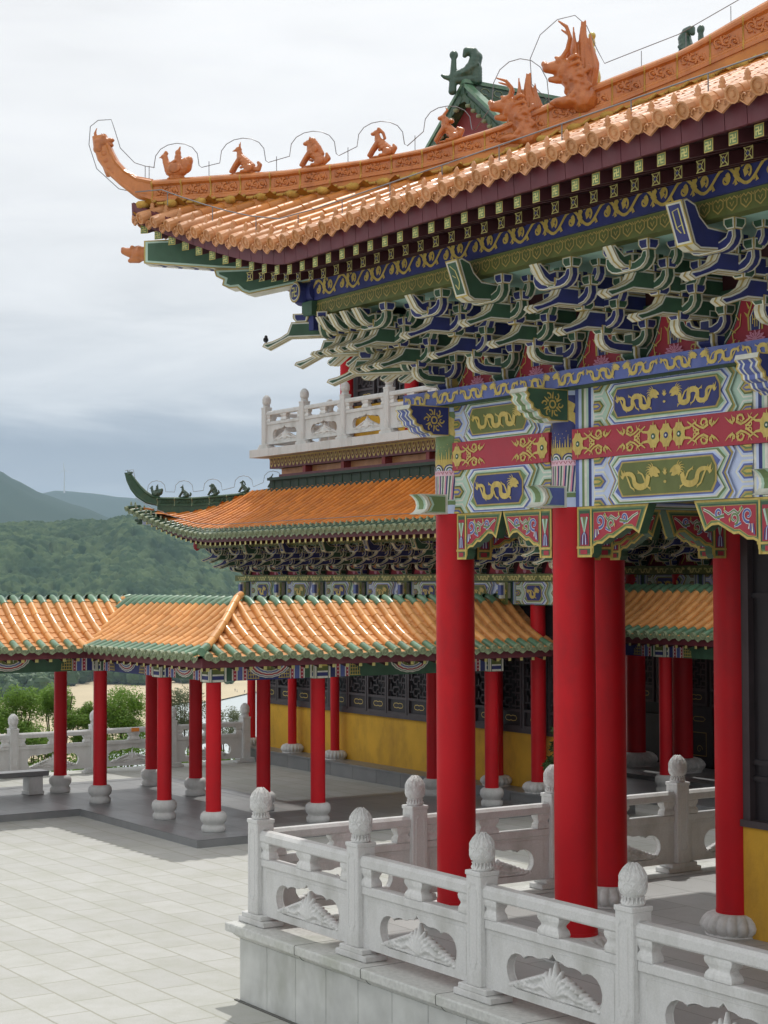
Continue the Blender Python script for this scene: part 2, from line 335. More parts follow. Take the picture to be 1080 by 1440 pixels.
# ------------------------------------------------------------------ roofs
JR = random.Random(42)
def roof_slope(mb, T, us, sp, vlo, vhi, zf, r, mc, me, mcap, mpan, mdisc, eave=.0, cap=0, seg=.27, valley=None, knob=True, steps=True, nr=8, ends=True):
    def nrm(u, v):
        d = (zf(u, v+.02)-zf(u, v-.02))/.04; l = sqrt(1+d*d); return (-d/l, 1/l), (1/l, d/l)
    ang = [radians(-25+230*j/nr) for j in range(nr+1)]; vmax = max(vhi(u) for u in us)
    for u in us:
        a, b = vlo(u), vhi(u)
        if b-a > .10:
            n = max(1, int((b-a)/seg+.5)); isv = valley and valley(u)
            ju = JR.uniform(-.005, .005)
            for i in range(n):
                va, vb = a+(b-a)*i/n, a+(b-a)*(i+1)/n; jr = JR.uniform(.97, 1.04); jx = ju+JR.uniform(-.003, .003)
                m = mc
                if not isv and va < a+eave-.05: m = me
                if cap and vb > b-cap+.05 and b > vmax-.02: m = mcap
                vs = []; sub = 2 if (b-va) < .5 and cap else 1
                for k in range(sub+1):
                    v = va+(vb-va)*k/sub; rr = r*(1.07-.10*k/sub)*jr
                    (nv, nz), _ = nrm(u, v); z = zf(u, v)
                    vs += [T(u+jx+rr*cos(t), v+nv*rr*sin(t), z+nz*rr*sin(t)) for t in ang]
                q = nr+1
                mb.add(vs, [(k*q+j, k*q+j+1, (k+1)*q+j+1, (k+1)*q+j) for k in range(sub) for j in range(nr)], m, True)
                mb.add(vs, [tuple(range(q))], m)
            (nv, nz), (tv, tz) = nrm(u, a); z = zf(u, a)
            if ends:     # round end tile with raised rim
                C = lambda rr, d: [T(u+rr*cos(2*pi*j/12), a-tv*d+nv*rr*sin(2*pi*j/12), z-tz*d+nz*rr*sin(2*pi*j/12)) for j in range(12)]
                vs = C(r*1.05, -.02)+C(r*1.05, .055)+C(r*.84, .055)+C(r*.78, .042)+C(r*.42, .042)+C(r*.28, .055)
                md = mdisc if not isv else mc
                mb.add(vs, [(k*12+j, k*12+(j+1) % 12, k*12+12+(j+1) % 12, k*12+12+j) for k in range(5) for j in range(12)]+[tuple(range(60, 72))], md)
            if knob and not isv:
                v = a+.09; zz = zf(u, v)+r*1.0
                P = [(.026, -.01), (.030, .012), (.018, .024), (.024, .038), (.017, .054), (.006, .075)]
                vs = [T(u+rr*cos(2*pi*j/6), v+rr*sin(2*pi*j/6), zz+h) for rr, h in P for j in range(6)]
                mb.add(vs, [(k*6+j, k*6+(j+1) % 6, k*6+6+(j+1) % 6, k*6+6+j) for k in range(5) for j in range(6)]+[tuple(range(30, 36))], m if False else mdisc, True)
        # pan strip to the next row
        c = u+sp/2; a, b = vlo(c), max(vhi(c), vhi(u), vhi(u+sp)) if not cap else vhi(c)
        if b-a > .05:
            n = max(1, int((b-a)/(.15 if steps else .6)+.5)); vs = []; fs = []; cols = (u, c, u+sp)
            for i in range(n):
                va, vb = a+(b-a)*i/n, a+(b-a)*(i+1)/n
                for v, up in ((va, .016 if steps else 0), (vb, 0)):
                    for k, x in enumerate(cols): vs.append(T(x, v, zf(x, v)+up-(.035 if k == 1 else .012)))
            for i in range(2*n-1):
                for k in range(2): fs.append((i*3+k, i*3+k+1, i*3+k+4, i*3+k+3))
            mb.add(vs, fs, mpan)
            if ends and not (valley and valley(c)):   # pointed drip plate
                z = zf(c, a); w = sp*.39
                pr = [(-w, .012), (-w*.99, -.03), (-w*.80, -.065), (-w*.42, -.088), (0, -.112), (w*.42, -.088), (w*.80, -.065), (w*.99, -.03), (w, .012), (w*.5, -.010), (0, -.016), (-w*.5, -.010)]
                f = lambda d, s_: [T(c+x*s_, a-.0-d-(-y)*.12, z+(y+.06)*s_-.06) for x, y in pr]
                A, B, Cc, D = f(0, 1), f(.018, 1), f(.018, .84), f(.010, .80)
                vs = A+B+Cc+D; q = len(pr)
                fs = [(k*q+j, k*q+(j+1) % q, k*q+q+(j+1) % q, k*q+q+j) for k in range(3) for j in range(q)]+[tuple(range(3*q, 4*q)), tuple(range(q-1, -1, -1))]
                mb.add(vs, fs, mdisc)
                for s1 in (-1, 1):    # scroll on the plate
                    pts = [T(c+s1*w*.38+w*.22*cos(t*.9), a-.027, z-.045+w*.22*sin(t*.9)) for t in range(6)]
                    mb.tube(pts, .006, 4, mdisc, True, False)

def sweep_ridge(mb, FDc, pts, hw, m, ml):   # pts: (a, zbot, ztop); cross-section with mouldings
    sec = [(-1.15,-.02),(-1.15,.10),(-1.0,.14),(-.95,.19),(-.78,.23),(-.78,.64),(-.95,.68),(-1.2,.72),(-1.25,.80),(-1.1,.88),(-.7,.96),(0,1.0)]
    sec = sec+[(-x, z) for x, z in reversed(sec[:-1])]
    n = len(sec); vs = []
    for a, zb, zt in pts:
        vs += [FDc(a, zb+(zt-zb)*z, x*hw) for x, z in sec]
    fs = [(i*n+j, i*n+(j+1) % n, (i+1)*n+(j+1) % n, (i+1)*n+j) for i in range(len(pts)-1) for j in range(n)]
    mb.add(vs, fs, m, False); mb.add(vs, [tuple(range(n)), tuple(range((len(pts)-1)*n, len(pts)*n))], m)

def ridge_relief(mb, F, a0, a1, zb, zt, hw, m, k=1.0):
    """carved cloud scrolls on one ridge tile: raised ribbons on both faces"""
    for sd in (1, -1):
        G = lambda a, z, c: F(a, z, sd*(hw*.80+c))
        L = a1-a0
        def tb(pts, w): mb.tube([G(a, z, .003) for a, z in pts], w, 6, m, True, False, .9)
        H = zt-zb; zm = zb+H*.435; R = H*.155
        for q in range(3):
            cx = a0+L*(.17+.33*q); s = 1 if q % 2 else -1
            tb([(cx+R/1.3*(1-.75*t/9)*cos(1.4*s+t*.72*s), zm+R*(1-.75*t/9)*sin(1.4*s+t*.72*s)) for t in range(10)], .0125*k)
            tb([(cx-L*.15, zm+R*1.0*s), (cx-L*.07, zm+R*1.15*s), (cx+L*.0, zm+R*.75*s)], .012*k)
            tb([(cx+L*.07, zm-R*1.1*s), (cx+L*.13, zm-R*.3*s), (cx+L*.17, zm+R*.6*s)], .013*k)
            tb([(cx+L*.10, zm+R*1.1*s), (cx+L*.15, zm+R*1.1*s)], .014*k)
            p = G(cx, zm, .004); mb.revolve([(.001, -.016), (.014, -.01), (.018, 0), (.014, .01), (.001, .016)], p, 6, m)

def hip_set(mb, F, prof, surf, hw, tile, m, mrel, mort, base_m, rel=True, k=1.0):
    """prof(a)->(zb,zt); from a0 to a1"""
    a0, a1 = prof[0][0], prof[-1][0]
    def at(a):
        for i in range(len(prof)-1):
            if a <= prof[i+1][0] or i == len(prof)-2:
                t = (a-prof[i][0])/(prof[i+1][0]-prof[i][0]); return tuple(prof[i][j]+(prof[i+1][j]-prof[i][j])*t for j in (1, 2))
    n = int((a1-a0)/tile+.5); L = (a1-a0)/n
    pts = [(a0+(a1-a0)*i/(n*2),)+at(a0+(a1-a0)*i/(n*2)) for i in range(n*2+1)]
    sweep_ridge(mb, F, pts, hw, m, m)
    for i in range(n+1):   # mortar joints
        a = a0+L*i; zb, zt = at(a)
        for sd in (1, -1):
            mb.tube([F(a, zb-.01+(zt-zb)*z, sd*x*hw) for z, x in ((0,1.16),(.10,1.17),(.2,.98),(.24,.8),(.63,.8),(.68,.98),(.74,1.24),(.82,1.26),(.9,1.08),(1.0,.3))], .009*k, 5, mort, True, False)
        if i < n and rel:
            z1 = at(a+L/2); ridge_relief(mb, F, a+.03, a+L-.03, z1[0], z1[1], hw, mrel, k)
    # plinth under the ridge down to the tiles
    vs = []; fs = []
    for a, zb, zt in pts:
        zs = surf(a)
        vs += [F(a, zb, hw*.9), F(a, min(zs, zb-.02)-.03, hw*1.05), F(a, zb, -hw*.9), F(a, min(zs, zb-.02)-.03, -hw*1.05)]
    for i in range(len(pts)-1):
        b = i*4; fs += [(b, b+1, b+5, b+4), (b+2, b+6, b+7, b+3)]
    mb.add(vs, fs, base_m)
    return at

def upturned_tip(mb, F, outer, inner, hw, m):
    n = len(outer); vs = []
    for i in range(n):
        o, q = outer[i], inner[i]; t = i/(n-1); w = hw*(1.1-.65*t)
        mx = ((o[0]+q[0])/2, (o[1]+q[1])/2)
        L = lambda s: (o[0]+(q[0]-o[0])*s, o[1]+(q[1]-o[1])*s)
        for s, c in ((0, .6), (.12, 1.05), (.25, .8), (.75, .8), (.88, 1.15), (1, .7), (1, -.7), (.88, -1.15), (.75, -.8), (.25, -.8), (.12, -1.05), (0, -.6)):
            p = L(s); vs.append(F(p[0], p[1], c*w))
    k = 12
    mb.add(vs, [(i*k+j, i*k+(j+1) % k, (i+1)*k+(j+1) % k, (i+1)*k+j) for i in range(n-1) for j in range(k)]+[tuple(range(k)), tuple(range((n-1)*k, n*k))], m)

# ------------------------------------------------------------------ ridge beasts (x forward, z up, about .34 high)
def beast_prims(kind):
    E, Cc = 'e', 'c'
    if kind == 0:    # rider on a hen
        return [(E, (0,0,.10), (.15,.085,.10)), (E, (-.12,0,.15), (.075,.07,.10)), (E, (-.16,0,.20), (.045,.05,.06)), (Cc, [(.09,0,.12),(.13,0,.20),(.14,0,.25)], [.06,.042,.038]),
                (E, (.15,0,.265), (.045,.035,.036)), (Cc, [(.18,0,.265),(.215,0,.255)], [.014,.005]), (Cc, [(.15,0,.30),(.13,0,.32),(.11,0,.30)], [.014,.018,.012]),
                (Cc, [(-.02,0,.16),(-.02,0,.25)], [.055,.045]), (E, (-.02,0,.30), (.038,.036,.045)), (Cc, [(-.03,0,.33),(-.045,0,.37)], [.018,.010]),
                (Cc, [(.0,.05,.2),(.06,.07,.16)], [.02,.018]), (Cc, [(.0,-.05,.2),(.06,-.07,.16)], [.02,.018]), (E, (0,.085,.11), (.08,.02,.06)), (E, (0,-.085,.11), (.08,.02,.06)), (E, (0,0,.0), (.12,.07,.03))]
    P = [(Cc, [(-.10,0,.07),(-.02,0,.14),(.03,0,.20)], [.062,.062,.045]), (Cc, [(.03,0,.2),(.04,0,.26)], [.045,.032]),
         (Cc, [(.03,.035,.17),(.09,.04,.09),(.13,.045,.02)], [.032,.024,.022]), (Cc, [(.03,-.035,.17),(.09,-.04,.09),(.13,-.045,.02)], [.032,.024,.022]),
         (E, (-.08,.055,.05), (.055,.03,.05)), (E, (-.08,-.055,.05), (.055,.03,.05)), (Cc, [(-.07,.06,.02),(.0,.065,.015)], [.02,.016]), (Cc, [(-.07,-.06,.02),(.0,-.065,.015)], [.02,.016]),
         (E, (.05,0,.285), (.042,.034,.036))]
    if kind == 1: P += [(Cc, [(.08,0,.28),(.12,0,.27)], [.018,.006]), (Cc, [(.03,.018,.31),(.02,.02,.37)], [.014,.005]), (Cc, [(.04,-.018,.31),(.05,-.02,.36)], [.014,.005]), (Cc, [(-.12,0,.05),(-.19,0,.04),(-.21,0,.09),(-.19,0,.12)], [.04,.032,.028,.02])]
    if kind == 2: P += [(E, (.085,0,.275), (.035,.03,.026)), (Cc, [(-.0,0,.30),(-.06,0,.22),(-.10,0,.15)], [.045,.045,.04]), (Cc, [(.03,.03,.315),(.025,.035,.345)], [.014,.007]), (Cc, [(.03,-.03,.315),(.025,-.035,.345)], [.014,.007]), (Cc, [(-.13,0,.04),(-.18,0,.09),(-.165,0,.15)], [.03,.035,.015]),
                        (E, (-.03,.05,.2), (.04,.02,.05)), (E, (-.03,-.05,.2), (.04,.02,.05))]
    if kind == 3: P += [(E, (.09,0,.275), (.03,.028,.022)), (Cc, [(.02,0,.33),(-.03,0,.28),(-.05,0,.22)], [.02,.02,.018]), (Cc, [(.035,.02,.31),(.03,.02,.345)], [.011,.005]), (Cc, [(-.14,0,.04),(-.165,0,.10),(-.15,0,.14)], [.025,.032,.014])]
    if kind == 4: P += [(E, (.085,0,.28), (.032,.03,.026)), (Cc, [(.04,0,.32),(.0,0,.37),(.02,0,.40)], [.018,.014,.006]), (E, (-.04,0,.24), (.04,.05,.03)), (Cc, [(-.14,0,.05),(-.17,0,.13),(-.12,0,.16)], [.028,.03,.016]), (E, (.0,.05,.23), (.03,.02,.05)), (E, (.0,-.05,.23), (.03,.02,.05))]
    P += [(E, (-.02,0,.0), (.14,.07,.022))]
    r = random.Random(kind)
    for i in range(16):   # scales and tufts
        t = r.random(); x = -.12+.14*t; P.append((E, (x, (-1)**i*(.045+.012*r.random()), .06+.14*t*r.random()), (.022,.014,.018)))
    return P
def dragon_head_prims(k):
    E, Cc = 'e', 'c'
    P = [(Cc, [(-.12,0,.02),(-.06,0,.16),(.03,0,.27)], [.13,.115,.10]), (Cc, [(.02,0,.30),(.12,0,.31),(.21,0,.31)], [.085,.065,.045]), (Cc, [(.21,0,.32),(.235,0,.345)], [.035,.03]),
         (Cc, [(.02,0,.22),(.12,0,.205),(.18,0,.21)], [.06,.036,.025]), (E, (.10,.055,.355), (.03,.022,.028)), (E, (.10,-.055,.355), (.03,.022,.028)),
         (Cc, [(.06,.05,.38),(.13,.05,.385)], [.014,.012]), (Cc, [(.06,-.05,.38),(.13,-.05,.385)], [.014,.012]), (E, (.22,.03,.335), (.02,.02,.016)), (E, (.22,-.03,.335), (.02,.02,.016)),
         (E, (0,0,.0), (.20,.12,.06))]
    for s in (-1, 1):
        if k == 0:
            P.append((Cc, [(.05,.04*s,.39),(.03,.05*s,.46),(.08,.07*s,.52),(.17,.08*s,.55)], [.02,.019,.016,.009]))
        else:
            P.append((Cc, [(.06,.04*s,.39),(.02,.06*s,.44),(-.01,.10*s,.53),(.02,.12*s,.62),(.09,.13*s,.67)], [.024,.023,.021,.018,.010]))
        for j in range(5):
            P.append((Cc, [(-.0-.02*j, .07*s, .36-.05*j), (-.06-.02*j, .095*s, .38-.055*j), (-.10-.02*j, .10*s, .36-.06*j)], [.022,.02,.008]))
        P.append((E, (.02,.085*s,.30), (.03,.02,.035)))
        for j in range(14):
            a = j*.45; P.append((E, (-.10+.08*cos(a*1.7), .105*s, .04+.018*j), (.028,.016,.022)))
    # flame-shaped ribbed mane standing up behind the head
    top = .60 if k == 0 else .70
    for j in range(7):
        x = -.20+.038*j; u = (j-2.4)/3.8; zt = top*(1-.42*u*u); xe = x*.8-.02+.03*sin(j*1.9)
        P.append(('c', [(x,0,.10),(x-.03,0,.28),(x-.035+.02*(j % 2),0,zt*.55),((x+xe)/2,0,zt*.8),(xe,0,zt)], [.034,.030,.027,.020,.008]))
        for s in (-1, 1): P.append(('c', [(x+.01,.034*s,.12),(x-.02,.040*s,.28),((x+xe)/2-.01,.028*s,zt*.72),(xe,.01*s,zt*.93)], [.015,.017,.013,.007]))
    return P

# ================================================================== FRONT HALL (near, right)
X1, X2, X3, X4, X5 = 1.25, 3.06, 5.82, 8.58, 11.34       # column lines
YF, YB, ZT = 1.70, 3.62, .745
hall = empty('temple_hall', (X1, YF, ZT), label='near temple hall with orange tiled roof, big red columns and painted blue and green brackets', cat='temple')
_inv = Matrix.Translation((-X1, -YF, -ZT))
def fin(o):      # child meshes are modelled in world coordinates: undo the parent's place
    o.matrix_parent_inverse = o.parent.matrix_world.inverted() if False else Matrix.Translation(-o.parent.location)
    return o
Gf = lambda x: .85*max(0, min(1.05, (1.5-x)/2.7))**1.35        # corner lift
Fl = lambda x: .32*max(0, min(1.05, (1.5-x)/2.7))**2            # corner flare
def zroof(x, y):     # tile surface of front slope
    s = y+.4; return 7.135+.40*s+.008*s*abs(s)+Gf(x)
DC = YF-X1
FD = lambda a, b, c: (a+c*.70711, a+DC-c*.70711, b)            # vertical plane through the hip
MIR = lambda p: (p[1]-DC, p[0]+DC, p[2])                        # mirror about the hip

# --- columns
def column(parent, x, y, z0, z1, r, rb, painted=None, base='carved', lotus=True, label=None):
    mb = MB(); zb = z0+max(.185, .20*rb/.3) if lotus else z0+.31
    n = 40
    mb.revolve([(r*1.0, zb-z0), (r*1.0, (z1-z0)*.5), (r*.985, z1-z0)], (0, 0, 0), n, 'red')
    mb.revolve([(r*1.02, zb-z0), (r*1.02, zb-z0+.03)], (0, 0, 0), n, 'red')
    c = mb.build('column', parent, label=label); c.location = Vector((x, y, z0))-parent.location
    b = MB()
    if lotus:
        H = zb-z0
        def md(a, z, rr): return 1+.10*abs(cos(a*8))*(1 if .15*H < z < .95*H else 0)
        def md(a, z, rr): return 1+.11*(abs(sin(a*9))**.6-.6)*(1 if .1*H < z < .97*H else 0)
        b.revolve([(rb*.80, 0), (rb*.86, H*.12), (rb*.99, H*.3), (rb*1.02, H*.5), (rb*.96, H*.72), (rb*.82, H*.92), (rb*.66, H*1.0), (r*1.02, H*1.0)], (0, 0, 0), 144, base, md)
        b.revolve([(rb*.90, -.01), (rb*.92, H*.07), (rb*.82, H*.10)], (0, 0, 0), 36, base)
    else:
        b.revolve([(rb*.88, 0), (rb*.93, .02), (rb*.94, .075), (rb*.80, .105), (rb*.80, .12), (rb*.96, .155), (rb*1.03, .21), (rb*.98, .27), (rb*.80, .308), (r*1.0, .312)], (0, 0, 0), 40, base)
    o = b.build('column_base', c)
    return c
for (x, y, r, rb) in ((X1, YF, .188, .33), (X2, YF, .188, .33), (X3, YF, .188, .33), (X1, YB, .188, .31), (X2, YB, .176, .31), (X3, YB, .176, .31), (X4, YF, .188, .33), (X5, YF, .188, .33)):
    column(hall, x, y, ZT, 4.715, r, rb)

# --- painted column heads between the lintels
for x, cm, c2 in ((X1, 'greenmid', 'gold'), (X2, 'blue', 'gold'), (X3, 'greenmid', 'gold'), (X4, 'blue', 'gold'), (X5, 'greenmid', 'gold')):
    mb = MB(); R = .186
    F = lambda a, b, c: (x+(R+c)*sin(a/R), YF-(R+c)*cos(a/R), b)
    mb.revolve([(R, 4.715), (R, 5.78)], (x, YF, 0), 40, cm)
    P = Paint(mb, F, .002)
    def band(z0, z1, m, L=1):
        k = 30; mb.add([F(-.58+1.16*i/k, z, .002*L) for i in range(k+1) for z in (z0, z1)], [(2*i, 2*i+1, 2*i+3, 2*i+2) for i in range(k)], m, True)
    band(4.715, 4.80, 'bluepale'); band(4.80, 4.84, 'greenmid', 1); band(4.84, 5.08, 'greenpale', 1); band(5.08, 5.13, 'pinkpale', 3); band(5.13, 5.24, 'gold', 1); band(5.70, 5.74, 'bluepale'); band(5.74, 5.78, 'greenmid')
    for i in range(17):
        a = -.56+i*.07
        for k, mm in enumerate(('cream', 'pink', 'blue', 'cream', 'green')):
            aa = a+k*.014; P.stroke([(aa+(aa)*.08, 5.10), (aa, 4.98), (aa-.01, 4.85)], .011, .015, mm, 2)
    for i in range(9):
        a = -.52+i*.13
        for k, mm in enumerate(('blue', 'cream', 'green', 'bluepale')):
            P.ring(a, 5.13, .056-.013*k, .012, mm, 3+k*.5, 8, 0, pi)
        for k in range(5): P.stroke([(a-.06+.026*k, 5.20), (a-.06+.026*k, 5.28+.03*((k*7+i*3) % 3))], .02, .004, 'gold', 2)
        for k in range(7): P.circ(a-.06+.018*k, 5.30+.012*((k*5+i) % 8), .004, 'gold', 2, 5)
    for i in range(4):
        a = -.42+i*.27
        P.poly([(a-.06,5.60),(a+.0,5.56),(a-.03,5.50),(a+.05,5.46),(a+.09,5.40),(a+.07,5.48),(a+.11,5.52),(a+.05,5.55),(a+.07,5.62),(a+.0,5.66),(a-.02,5.62)], 'gold', 2)
    for k in range(26): P.stroke([(-.56+.043*k, 5.12), (-.545+.043*k, 5.095), (-.53+.043*k, 5.12)], .006, .006, 'crimson', 5)
    fin(mb.build('painted_column_head', hall))

# --- lintels
def clip(poly, ax, lo, hi):
    for s_, lim in ((1, lo), (-1, -hi)):
        out = []
        for i in range(len(poly)):
            p, q = poly[i-1], poly[i]; a, b = p[ax]*s_, q[ax]*s_
            if (a >= lim) != (b >= lim):
                t = (lim-a)/(b-a); out.append(tuple(p[k]+(q[k]-p[k])*t for k in (0, 1)))
            if b >= lim: out.append(q)
        poly = out
        if len(poly) < 3: return []
    return poly
def panel_beam(mb, F, x0, x1, z0, z1, scheme, nd, stripes=0.0, e=.003):
    P = Paint(mb, F, e)
    if scheme: seq = ['greenpale', 'goldline', 'greenmid', 'cream', 'bluepale', 'bluemid', 'cream', 'greenpale', 'greenmid', 'goldline']; fill = 'blue'; bg = 'greenmid'; tag_c = ['cream', 'greenpale', 'olive', 'goldline', 'bluemid', 'gold']
    else: seq = ['bluepale', 'goldline', 'bluemid', 'cream', 'greenpale', 'greenmid', 'cream', 'bluepale', 'bluemid', 'goldline']; fill = 'olive'; bg = 'bluemid'; tag_c = ['cream', 'bluepale', 'bluemid', 'goldline', 'greenmid', 'gold']
    P.rect(x0, z0, x1, z1, bg, 1)
    if stripes:
        for side in (0, 1):
            for k, (w, m) in enumerate(((.17,'bluemid'), (.15,'bluepale'), (.12,'greenmid'), (.12,'cream'), (.10,'greenpale'), (.14,'blue'), (.10,'bluepale'), (.10,'cream'))):
                s0 = sum((.17,.15,.12,.12,.10,.14,.10,.10)[:k])
                a, b = s0*stripes, (s0+w)*stripes
                if side == 0: P.rect(x0+a, z0, x0+b, z1, m, 2)
                else: P.rect(x1-b, z0, x1-a, z1, m, 2)
        x0 += stripes; x1 -= stripes
    cx = (x0+x1)/2; cz = (z0+z1)/2; h = (z1-z0)/2; W = (x1-x0)/2
    P.rect(x0, z0, x1, z1, seq[0], 3)
    for side in (-1, 1):
        for zc in (-1, 0, 1):
            for k, m in enumerate(tag_c):
                d = h*.075*k; q = h*(.95)-d*1.3; t = h*.44-d
                if t < .01: continue
                pl = [(0, -t), (q*.62, -t), (q, 0), (q*.62, t), (0, t)]
                pl = [((x0 if side < 0 else x1)-side*a, cz+zc*h*.98+b) for a, b in pl]
                pl = clip(pl, 1, z0, z1)
                if pl: P.poly(pl, m, 4+k)
    hw = W-h*1.75; p = h*.34
    n = len(seq)
    for k, m in enumerate(seq+[fill]):
        f = 1-k/n
        w, hh, pp = hw-h*.30+h*.86*f, h*.66+h*.62*f, p
        pl = [(w-pp*.2,hh),(w+pp,hh*.62),(w-pp*.25,0),(w+pp,-hh*.62),(w-pp*.2,-hh),(-w+pp*.2,-hh),(-w-pp,-hh*.62),(-w+pp*.25,0),(-w-pp,hh*.62),(-w+pp*.2,hh)] if k < n-1 else [(w,hh),(w+pp*.7,hh*.45),(w+pp*.7,-hh*.45),(w,-hh),(-w,-hh),(-w-pp*.7,-hh*.45),(-w-pp*.7,hh*.45),(-w,hh)]
        pl = clip([(cx+a, cz+b) for a, b in pl], 1, z0, z1)
        if pl: P.poly(pl, m, 10+k)
    w = hw-h*.16
    L = 10+n+2
    if nd == 1: dragon(P, cx-w*.97, cz-h*.60, w*1.94, h*1.20, 'gold', L, False, 1)
    else:
        dragon(P, cx-w*.99, cz-h*.60, w*.90, h*1.20, 'gold', L, False, 1); dragon(P, cx+w*.09, cz-h*.60, w*.90, h*1.20, 'gold', L, True, 1)
        for k in range(5): P.stroke([(cx, cz+h*.1), (cx+.03*cos(k*.6+.3), cz+h*.1+h*.28*sin(k*.6+.3))], .02, .003, 'gold', L)
        P.circ(cx, cz-h*.2, h*.09, 'gold', L, 10, h*.06)
def red_beam(mb, F, x0, x1, z0, z1, big):
    P = Paint(mb, F, .002); cz = (z0+z1)/2; h = z1-z0
    def ros(x, k):
        P.poly([(x+h*.30*cos(t*pi/8)*(1.12 if t % 2 else .9)*.92, cz+h*.36*sin(t*pi/8)*(1.1 if t % 2 else .93)) for t in range(16)], 'gold', 3)
        P.circ(x, cz, h*.10, 'green' if k else 'blue', 4, 10); P.circ(x, cz, h*.04, 'cream', 5, 8)
        for s in (-1, 1): P.stroke([(x, cz+s*h*.3), (x, cz+s*h*.46)], h*.06, h*.02, 'gold', 3)
    def curls(x, d):
        for s in (-1, 1):
            P.stroke([(x-d*h*.05, cz+s*h*.14), (x+d*h*.20, cz+s*h*.16), (x+d*h*.45, cz+s*h*.30), (x+d*h*.35, cz+s*h*.40)], h*.09, h*.03, 'gold', 3)
            P.stroke([(x+d*h*.1, cz+s*h*.34), (x+d*h*.3, cz+s*h*.22), (x+d*h*.52, cz+s*h*.07), (x+d*h*.62, cz+s*h*.03)], h*.04, h*.09, 'gold', 3); P.spiral(x+d*h*.42, cz+s*h*.10, h*.10, (0 if d > 0 else pi), .9, h*.05, 'gold', 3, d=-s*d)
            P.spiral(x+d*h*.80, cz+s*h*.24, h*.17, (0 if d > 0 else pi), .95, h*.075, 'gold', 3, d=s*d)
            P.stroke([(x+d*h*.42, cz+s*h*.26), (x+d*h*.62, cz+s*h*.15), (x+d*h*.8, cz+s*h*.10), (x+d*h*1.0, cz+s*h*.2)], h*.05, h*.09, 'gold', 3)
            P.spiral(x+d*h*1.12, cz+s*h*.28, h*.13, (0 if d > 0 else pi), .8, h*.06, 'gold', 3, d=-s*d)
            P.stroke([(x+d*h*1.12, cz+s*h*.15), (x+d*h*1.3, cz+s*h*.22), (x+d*h*1.46, cz+s*h*.36)], h*.09, h*.01, 'gold', 3)
            for t in range(4): P.stroke([(x+d*h*(.45+.22*t), cz+s*h*.22), (x+d*h*(.52+.22*t), cz+s*h*.40)], h*.07, h*.01, 'gold', 3)
    ros(x0+h*.32, 1); curls(x0+h*.55, 1); ros(x1-h*.32, 1); curls(x1-h*.55, -1)
    if big:
        cx = (x0+x1)/2
        for k, d in enumerate((-1, 0, 1)): ros(cx+d*h*.58, k != 1)
        curls(cx-h*.85, -1); curls(cx+h*.85, 1)
def lintel(x0, x1, sch, nd, stripes, F3=lambda F: F, y=YF-.10, parent=hall):
    mb = MB()
    mb.T = F3(None) if F3(None) else None
    for (z0, z1, s) in ((4.715, 5.125, not sch), (5.395, 5.745, sch)):
        mb.box(x0, y, z0, x1, y+.20, z1, 'green'); panel_beam(mb, FY(y), x0, x1, z0, z1, s, nd, stripes)
    mb.box(x0, y-.045, 5.127, x1, y+.24, 5.393, 'crimson'); red_beam(mb, FY(y-.045), x0, x1, 5.127, 5.393, nd > 1)
    mb.T = None
    return mb
# (side bay: upper panel olive, lower blue; centre bay the other way round)
fin(lintel(X1+.165, X2-.165, False, 1, 0).build('painted_lintel', hall, label='painted lintel of the narrow end bay with single gold dragons'))
fin(lintel(X2+.165, X3-.165, True, 2, .27).build('painted_lintel', hall, label='painted lintel of the wide bay with paired gold dragons'))
fin(lintel(X3+.165, X4-.165, False, 2, .27).build('painted_lintel', hall)); fin(lintel(X4+.165, X5-.165, True, 2, .27).build('painted_lintel', hall))
# inner lintels seen from below between the columns
for (a, b, ax) in ((X1, X2, 0), (YF, YB, 1), (YF, YB, 2)):
    mb = MB()
    if ax == 0: T = lambda x, y, z: (x, y+(YB-YF), z)
    elif ax == 1: T = lambda x, y, z: (X1-(YF-y), x, z)
    else: T = lambda x, y, z: (X2+(YF-y), x, z)
    m2 = lintel(a+.17, b-.17, ax != 0, 1, 0); m2.v = [T(*v) for v in m2.v]
    fin(m2.build('inner_lintel', hall))

